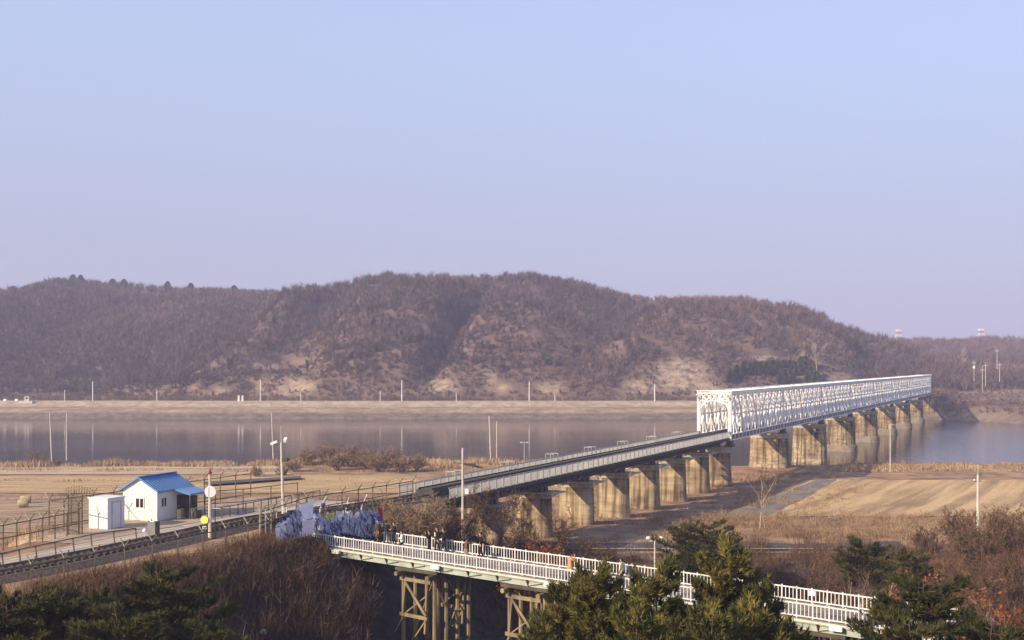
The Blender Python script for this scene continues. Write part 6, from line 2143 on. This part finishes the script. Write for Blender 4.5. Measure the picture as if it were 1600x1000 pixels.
RIB = [cmat('ribbon_' + k, c) for k, c in (('white', (0.80, 0.80, 0.82)), ('pale_blue', (0.55, 0.62, 0.78)), ('lilac', (0.52, 0.50, 0.68)), ('blue', (0.10, 0.14, 0.42)), ('navy', (0.04, 0.05, 0.14)),
                                           ('green', (0.20, 0.32, 0.10)), ('yellow', (0.55, 0.55, 0.16)), ('red', (0.45, 0.04, 0.07)), ('grey', (0.35, 0.36, 0.38)))]
WA = FA + FU * -0.1 + FN * 0.1; WB = FA + FU * 0.9 + FN * 6.6
WA.z = WB.z = 8.15
wd = (WB - WA); wlen = wd.length; wd.normalize(); wnn = Vector((wd.y, -wd.x, 0))
wf = thing('ribbon_fence', 'wire fence closing the footbridge, covered with ribbons and flags', 'fence', WA, math.atan2(wd.y, wd.x))
for i in range(6):
    x = i * wlen / 5
    po = MB().box((x, 0, 1.35), (0.08, 0.08, 2.7)).build('fence_post', M['fence_steel'], wf)
    for sg in (-1, 1):
        b = MB(); b.beam((x, 0, 2.68), (x, sg * 0.4, 3.1), 0.05, 0.05); b.build('arm', M['fence_steel'], po)
for z in (0.1, 1.35, 2.6):
    MB().box((wlen / 2, 0, z), (wlen, 0.05, 0.05)).build('rail', M['fence_steel'], wf)
b = MB()
for i in range(40):
    b.beam((i * wlen / 40, 0, 0.1), (i * wlen / 40 + 0.001, 0, 2.6), 0.012, 0.012)
for i in range(18):
    b.beam((0, 0, 0.15 + i * 0.14), (wlen, 0, 0.15 + i * 0.14), 0.012, 0.012)
b.build('wire_mesh', M['fence_steel'], wf)['kind'] = 'stuff'


def cloth_tri(n, seed, xr, zr, lr, wr_):
    g = np.random.default_rng(seed)
    x = g.uniform(*xr, n); z = g.uniform(*zr, n); y = -g.uniform(0.04, 0.22, n)
    ln = g.uniform(*lr, n); w = g.uniform(*wr_, n)
    a = np.stack([x, y, z], -1)
    tl = g.normal(size=n) * 0.35
    d = np.stack([np.sin(tl), -np.abs(g.normal(size=n)) * 0.2, -np.cos(tl)], -1)
    s = np.stack([np.cos(tl), g.normal(size=n) * 0.5, np.sin(tl)], -1) * (w / 2)[:, None]
    m_ = a + d * (ln * 0.5)[:, None] + g.normal(size=(n, 3)) * 0.03; e = a + d * ln[:, None] + np.stack([0 * x, -np.abs(g.normal(size=n)) * 0.06, 0 * x], -1)
    V = np.concatenate([np.stack([a - s * .5, a + s * .5, m_ + s], 1), np.stack([a - s * .5, m_ + s, m_ - s], 1), np.stack([m_ - s, m_ + s, e + s * .7], 1), np.stack([m_ - s, e + s * .7, e - s * .7], 1)])
    return V, g


V, g = cloth_tri(2600, 5, (-0.1, wlen), (0.45, 3.15), (0.22, 0.6), (0.05, 0.15))
_x = V[:2600, 0, 0]; _z = V[:2600, 0, 2]
_k = _z < 2.25 + 1.7 * vnoise(_x * 1.3, 0.5) + 0.5 * vnoise(_x * 4.1, 3.5)
V = V[np.tile(_k, 4)]; _n = int(_k.sum())
mi = g.choice(9, _n, p=[.40, .20, .12, .08, .07, .03, .02, .02, .06])
o = link('ribbons', tri_mesh('ribbons', V, RIB, mi=np.tile(mi, 4)))
o.location = WA; o.rotation_euler = (0, 0, math.atan2(wd.y, wd.x))
tag(o, 'mass of white and blue ribbons tied to the wire', kind='stuff')
gcl = np.random.default_rng(77)
for i in range(42):
    V, g = cloth_tri(1, 500 + i, (0.2, wlen - 0.2), (1.0, 2.5), (0.4, 0.9), (0.18, 0.4))
    mi = int(gcl.choice([0, 0, 0, 1, 1, 2, 2, 3, 8]))
    nm = ['white', 'pale blue', 'lilac', 'blue', 0, 0, 0, 0, 'grey'][mi]
    o = link('memorial_cloth', tri_mesh('memorial_cloth', V, RIB[mi]))
    o.location = WA + wnn * (0.10 + 0.05 * (i % 4)); o.rotation_euler = (0, 0, math.atan2(wd.y, wd.x))
    tag(o, nm + ' cloth tied among the ribbons on the wire fence', 'cloth', 'cloths tied on the fence')


def cloth_patch(name, lab, cat, x, z, w, h, m, sag=0.1, tilt=0.0):
    b = MB(); n = 6; vs = []
    for j in range(n + 1):
        for i in range(n + 1):
            u, v = i / n, j / n
            vs.append((x + (u - .5) * w, -0.3 - sag * math.sin(PI * u) * v - 0.03 * math.sin(9 * u + 3 * v), z + (v - .5) * h + tilt * (u - .5) * w - sag * 0.5 * math.sin(PI * u)))
    fs = [(j * (n + 1) + i, j * (n + 1) + i + 1, (j + 1) * (n + 1) + i + 1, (j + 1) * (n + 1) + i) for j in range(n) for i in range(n)]
    b.add(vs, fs)
    o = b.build(name, m, None, True)
    o.location = WA; o.rotation_euler = (0, 0, math.atan2(wd.y, wd.x))
    return tag(o, lab, cat)


cloth_patch('memorial_cloth', 'yellow-green cloth near the top of the ribbon wall', 'cloth', 1.45, 2.15, 0.8, 0.55, RIB[6])
cloth_patch('memorial_cloth', 'crimson cloth low on the ribbon wall', 'cloth', 5.2, 0.95, 0.38, 0.6, RIB[7])
cloth_patch('memorial_cloth', 'dark red flag cloth at the right edge of the ribbon wall', 'cloth', 6.6, 1.9, 0.5, 1.0, RIB[7], 0.1, -0.6)
cloth_patch('memorial_cloth', 'large white cloth at the top middle of the ribbon wall', 'cloth', 2.4, 2.3, 0.8, 0.5, RIB[0], 0.2)
cloth_patch('memorial_cloth', 'deep blue cloth at the right of the ribbon wall', 'cloth', 5.9, 1.5, 0.45, 0.8, RIB[3])


# three national flags on short sticks above the fence
def flag(lab, x, z, ang, w):
    root = thing('flag', lab, 'flag', WA + wd * x + wnn * 0.15 + Vector((0, 0, z)), math.atan2(wd.y, wd.x))
    dx, dz = math.cos(ang), math.sin(ang)
    MB().tube((-0.75 * dx, 0, -0.75 * dz - 0.2), (0.35 * dx, 0, 0.35 * dz), 0.022, 0.018, 5).build('stick', M['sign_white'], root)
    b = MB(); n = 8; vs = []
    for j in range(n + 1):
        for i in range(n + 1):
            u, v = i / n, j / n
            p = Vector((0.35 * dx, 0, 0.35 * dz)) - Vector((dx, 0, dz)) * (v * w * .66) + Vector((-0.25 * u * w + .1 * u, -0.05 * math.sin(7 * u), -0.55 * w * u + 0.03 * math.sin(6 * u + 4 * v)))
            vs.append(p)
    b.add(vs, [(j * (n + 1) + i, j * (n + 1) + i + 1, (j + 1) * (n + 1) + i + 1, (j + 1) * (n + 1) + i) for j in range(n) for i in range(n)])
    cl = b.build('flag_cloth', RIB[0], root, True)
    c = vs[4 * 9 + 4]
    for k_, m in ((0, RIB[7]), (1, RIB[3])):
        b = MB(); r = 0.15 * w
        b.add([(c[0] + r * math.cos(an), c[1] - 0.05, c[2] + r * math.sin(an)) for an in [PI * k_ + PI * i / 8 for i in range(9)]], [tuple(range(9))])
        b.build('emblem_half', m, cl)
    for u, v in ((2, 2), (6, 2), (2, 6), (6, 6)):
        q = vs[v * 9 + u]; b = MB()
        for s_ in (-1, 0, 1):
            b.box((q[0] + s_ * 0.03, q[1] - 0.05, q[2] + s_ * 0.03), (0.10, 0.01, 0.018))
        b.build('trigram', M['black'], cl)


flag('white flag with a red and blue emblem flying highest, left of the three', 0.95, 3.5, 0.9, 1.25)
flag('white flag with a red and blue emblem, middle of the three over the ribbons', 3.3, 3.15, 1.3, 1.1)
flag('white flag with a red and blue emblem, right of the three over the ribbons', 5.1, 3.3, 0.95, 1.25)

# the long banner on the slope fence left of the wall
b0_ = P(430, 852, 8.8); b1_ = P(489, 838, 8.85)
for nm, lab, za, zb_, m in (('banner', 'large pale banner with blue lettering hanging left of the ribbon wall', 0.0, 1.3, 'lilac'), ('banner', 'crumpled upper banner of pale blue cloth above the lettered one', 1.35, 2.3, 'blue')):
    d_ = (b1_ - b0_); ln_ = d_.length; d_.normalize()
    root = thing(nm, lab, 'banner', b0_, math.atan2(d_.y, d_.x))
    b = MB(); nu, nv = 18, 6; vs = []
    for j in range(nv + 1):
        for i in range(nu + 1):
            u, v = i / nu, j / nv
            zz = za + (zb_ - za) * v
            if zb_ > 2: zz = za + (0.1 + u * 1.5) * v + 0.12 * math.sin(5 * u)
            vs.append((u * ln_, -0.06 * math.sin(13 * u + 2 * v) - 0.04 * math.sin(5 * v + 9 * u), zz + u * 0.28 - 0.07 * math.sin(PI * u)))
    b.add(vs, [(j * (nu + 1) + i, j * (nu + 1) + i + 1, (j + 1) * (nu + 1) + i + 1, (j + 1) * (nu + 1) + i) for j in range(nv) for i in range(nu)])
    cl = b.build('sheet', RIB[2] if m == 'lilac' else RIB[1], root, True)
    g = np.random.default_rng(9)
    if m == 'lilac':
        for i in range(6):
            b = MB(); cx = 0.32 + i * 0.40; cz = 0.5 + 0.28 * cx / ln_
            for k_ in range(6):
                hv = k_ % 2 == 0
                b.box((cx + g.uniform(-.08, .08), -0.15 - 0.004 * k_, cz + g.uniform(-.24, .24)), (0.28, 0.012, 0.07) if hv else (0.07, 0.012, 0.34))
            b.build('letter', RIB[3], cl)
    else:
        for i in range(5):
            cx = 0.5 + i * 0.45
            MB().box((cx, -0.16, 1.5 + cx * 0.32 + 0.2 * g.random()), (0.3 + 0.2 * g.random(), 0.012, 0.34)).build('print_patch', RIB[4 if i % 2 else 3], cl)
V, g = cloth_tri(520, 15, (0.1, 3.0), (0.9, 3.2), (0.3, 0.8), (0.05, 0.16))
_k = V[:520, 0, 2] < 1.25 + 0.6 * V[:520, 0, 0]
V = V[np.tile(_k, 4)]
mi = g.choice(9, int(_k.sum()), p=[.40, .22, .14, .07, .07, .01, .01, .01, .07])
o = link('ribbons', tri_mesh('ribbons', V, RIB, mi=np.tile(mi, 4)))
o.location = b0_ - Vector((-0.02, 0.1, 0)); o.rotation_euler = (0, 0, math.atan2(d_.y, d_.x))
tag(o, 'ribbons tied over the banners', kind='stuff')
# dark net on the wing fence under the banners
b = MB()
for i in range(24):
    b.beam((0, 0, 0.05 + i * 0.1), (3.6, 0, 0.1 + i * 0.1 * 0.9 + 0.5), 0.05, 0.07)
o = b.build('shade_net', CLOTH['charcoal'])
o.location = P(405, 862, 7.4) ; o.rotation_euler = (0, 0, 0.75)
o['kind'] = 'stuff'; tag(o, 'dark shade net on the wing of the fence')
# white globe lamp low in the thicket and the dark red box under the bridge
q = at(412, 78, 0); q.z = CAMZ - (992 - HOR) * 78 / F
t = thing('globe_lamp', 'white round lamp globe low in the dark thicket', 'lamp', q)
MB().tube((0, 0, -2.5), (0, 0, 0), 0.05, 0.05, 6).build('post', M['steel_dark'], t)
MB().lathe((0, 0, 0), [(0.05, 0), (0.17, 0.06), (0.22, 0.2), (0.17, 0.34), (0.04, 0.4)], 12).build('globe', M['sign_white'], t)
q = at(803, 118, 0); q.z = hn(q.x, q.y)
t = thing('red_container', 'low dark red box-shaped container in the shade under the footbridge', 'container', q, 0.15)
zt = CAMZ - (908 - HOR) * 118 / F - q.z
MB().box((0, 0, zt / 2), (1.7, 1.2, zt)).build('body', M['red_paint'], t)
MB().box((0, 0, zt + 0.05), (1.85, 1.35, 0.1)).build('lid', M['red_paint'], t)
# guard rail of the road
gq = [at(880, 129.5, 1.0), at(1345, 129.5, 1.0)]
t = thing('guard_rail', 'low guard rail of thin cables along the dark road', 'guard rail', gq[0])
ln_ = (gq[1] - gq[0]).length
for i in range(int(ln_ / 2.5)):
    MB().box((i * 2.5, 0, 0.7), (0.07, 0.07, 1.4)).build('post', M['girder'], t)
for z in (0.95, 1.35):
    MB().box((ln_ / 2, 0, z), (ln_, 0.03, 0.05)).build('rail', M['concrete_pole'], t)

# ------------------------------------------------------------------ the air: one closed box of even haze round the whole scene
hb = MB()
hb.box((0, 1320, 61.5), (3060, 2820, 139))
hz = hb.build('haze', bpy.data.materials.new('haze_air'))
tag(hz, 'thin bluish winter haze over the whole valley', kind='stuff')
hm = hz.data.materials[0]
hm.use_nodes = True
hn = hm.node_tree.nodes; hl = hm.node_tree.links
hn.clear()
ho = hn.new("ShaderNodeOutputMaterial")
hv = hn.new("ShaderNodeVolumePrincipled")
hv.inputs["Color"].default_value = HAZE_COLOR
hv.inputs["Density"].default_value = HAZE_DENSITY
hv.inputs["Anisotropy"].default_value = 0.0
hl.new(hv.outputs[0], ho.inputs["Volume"])
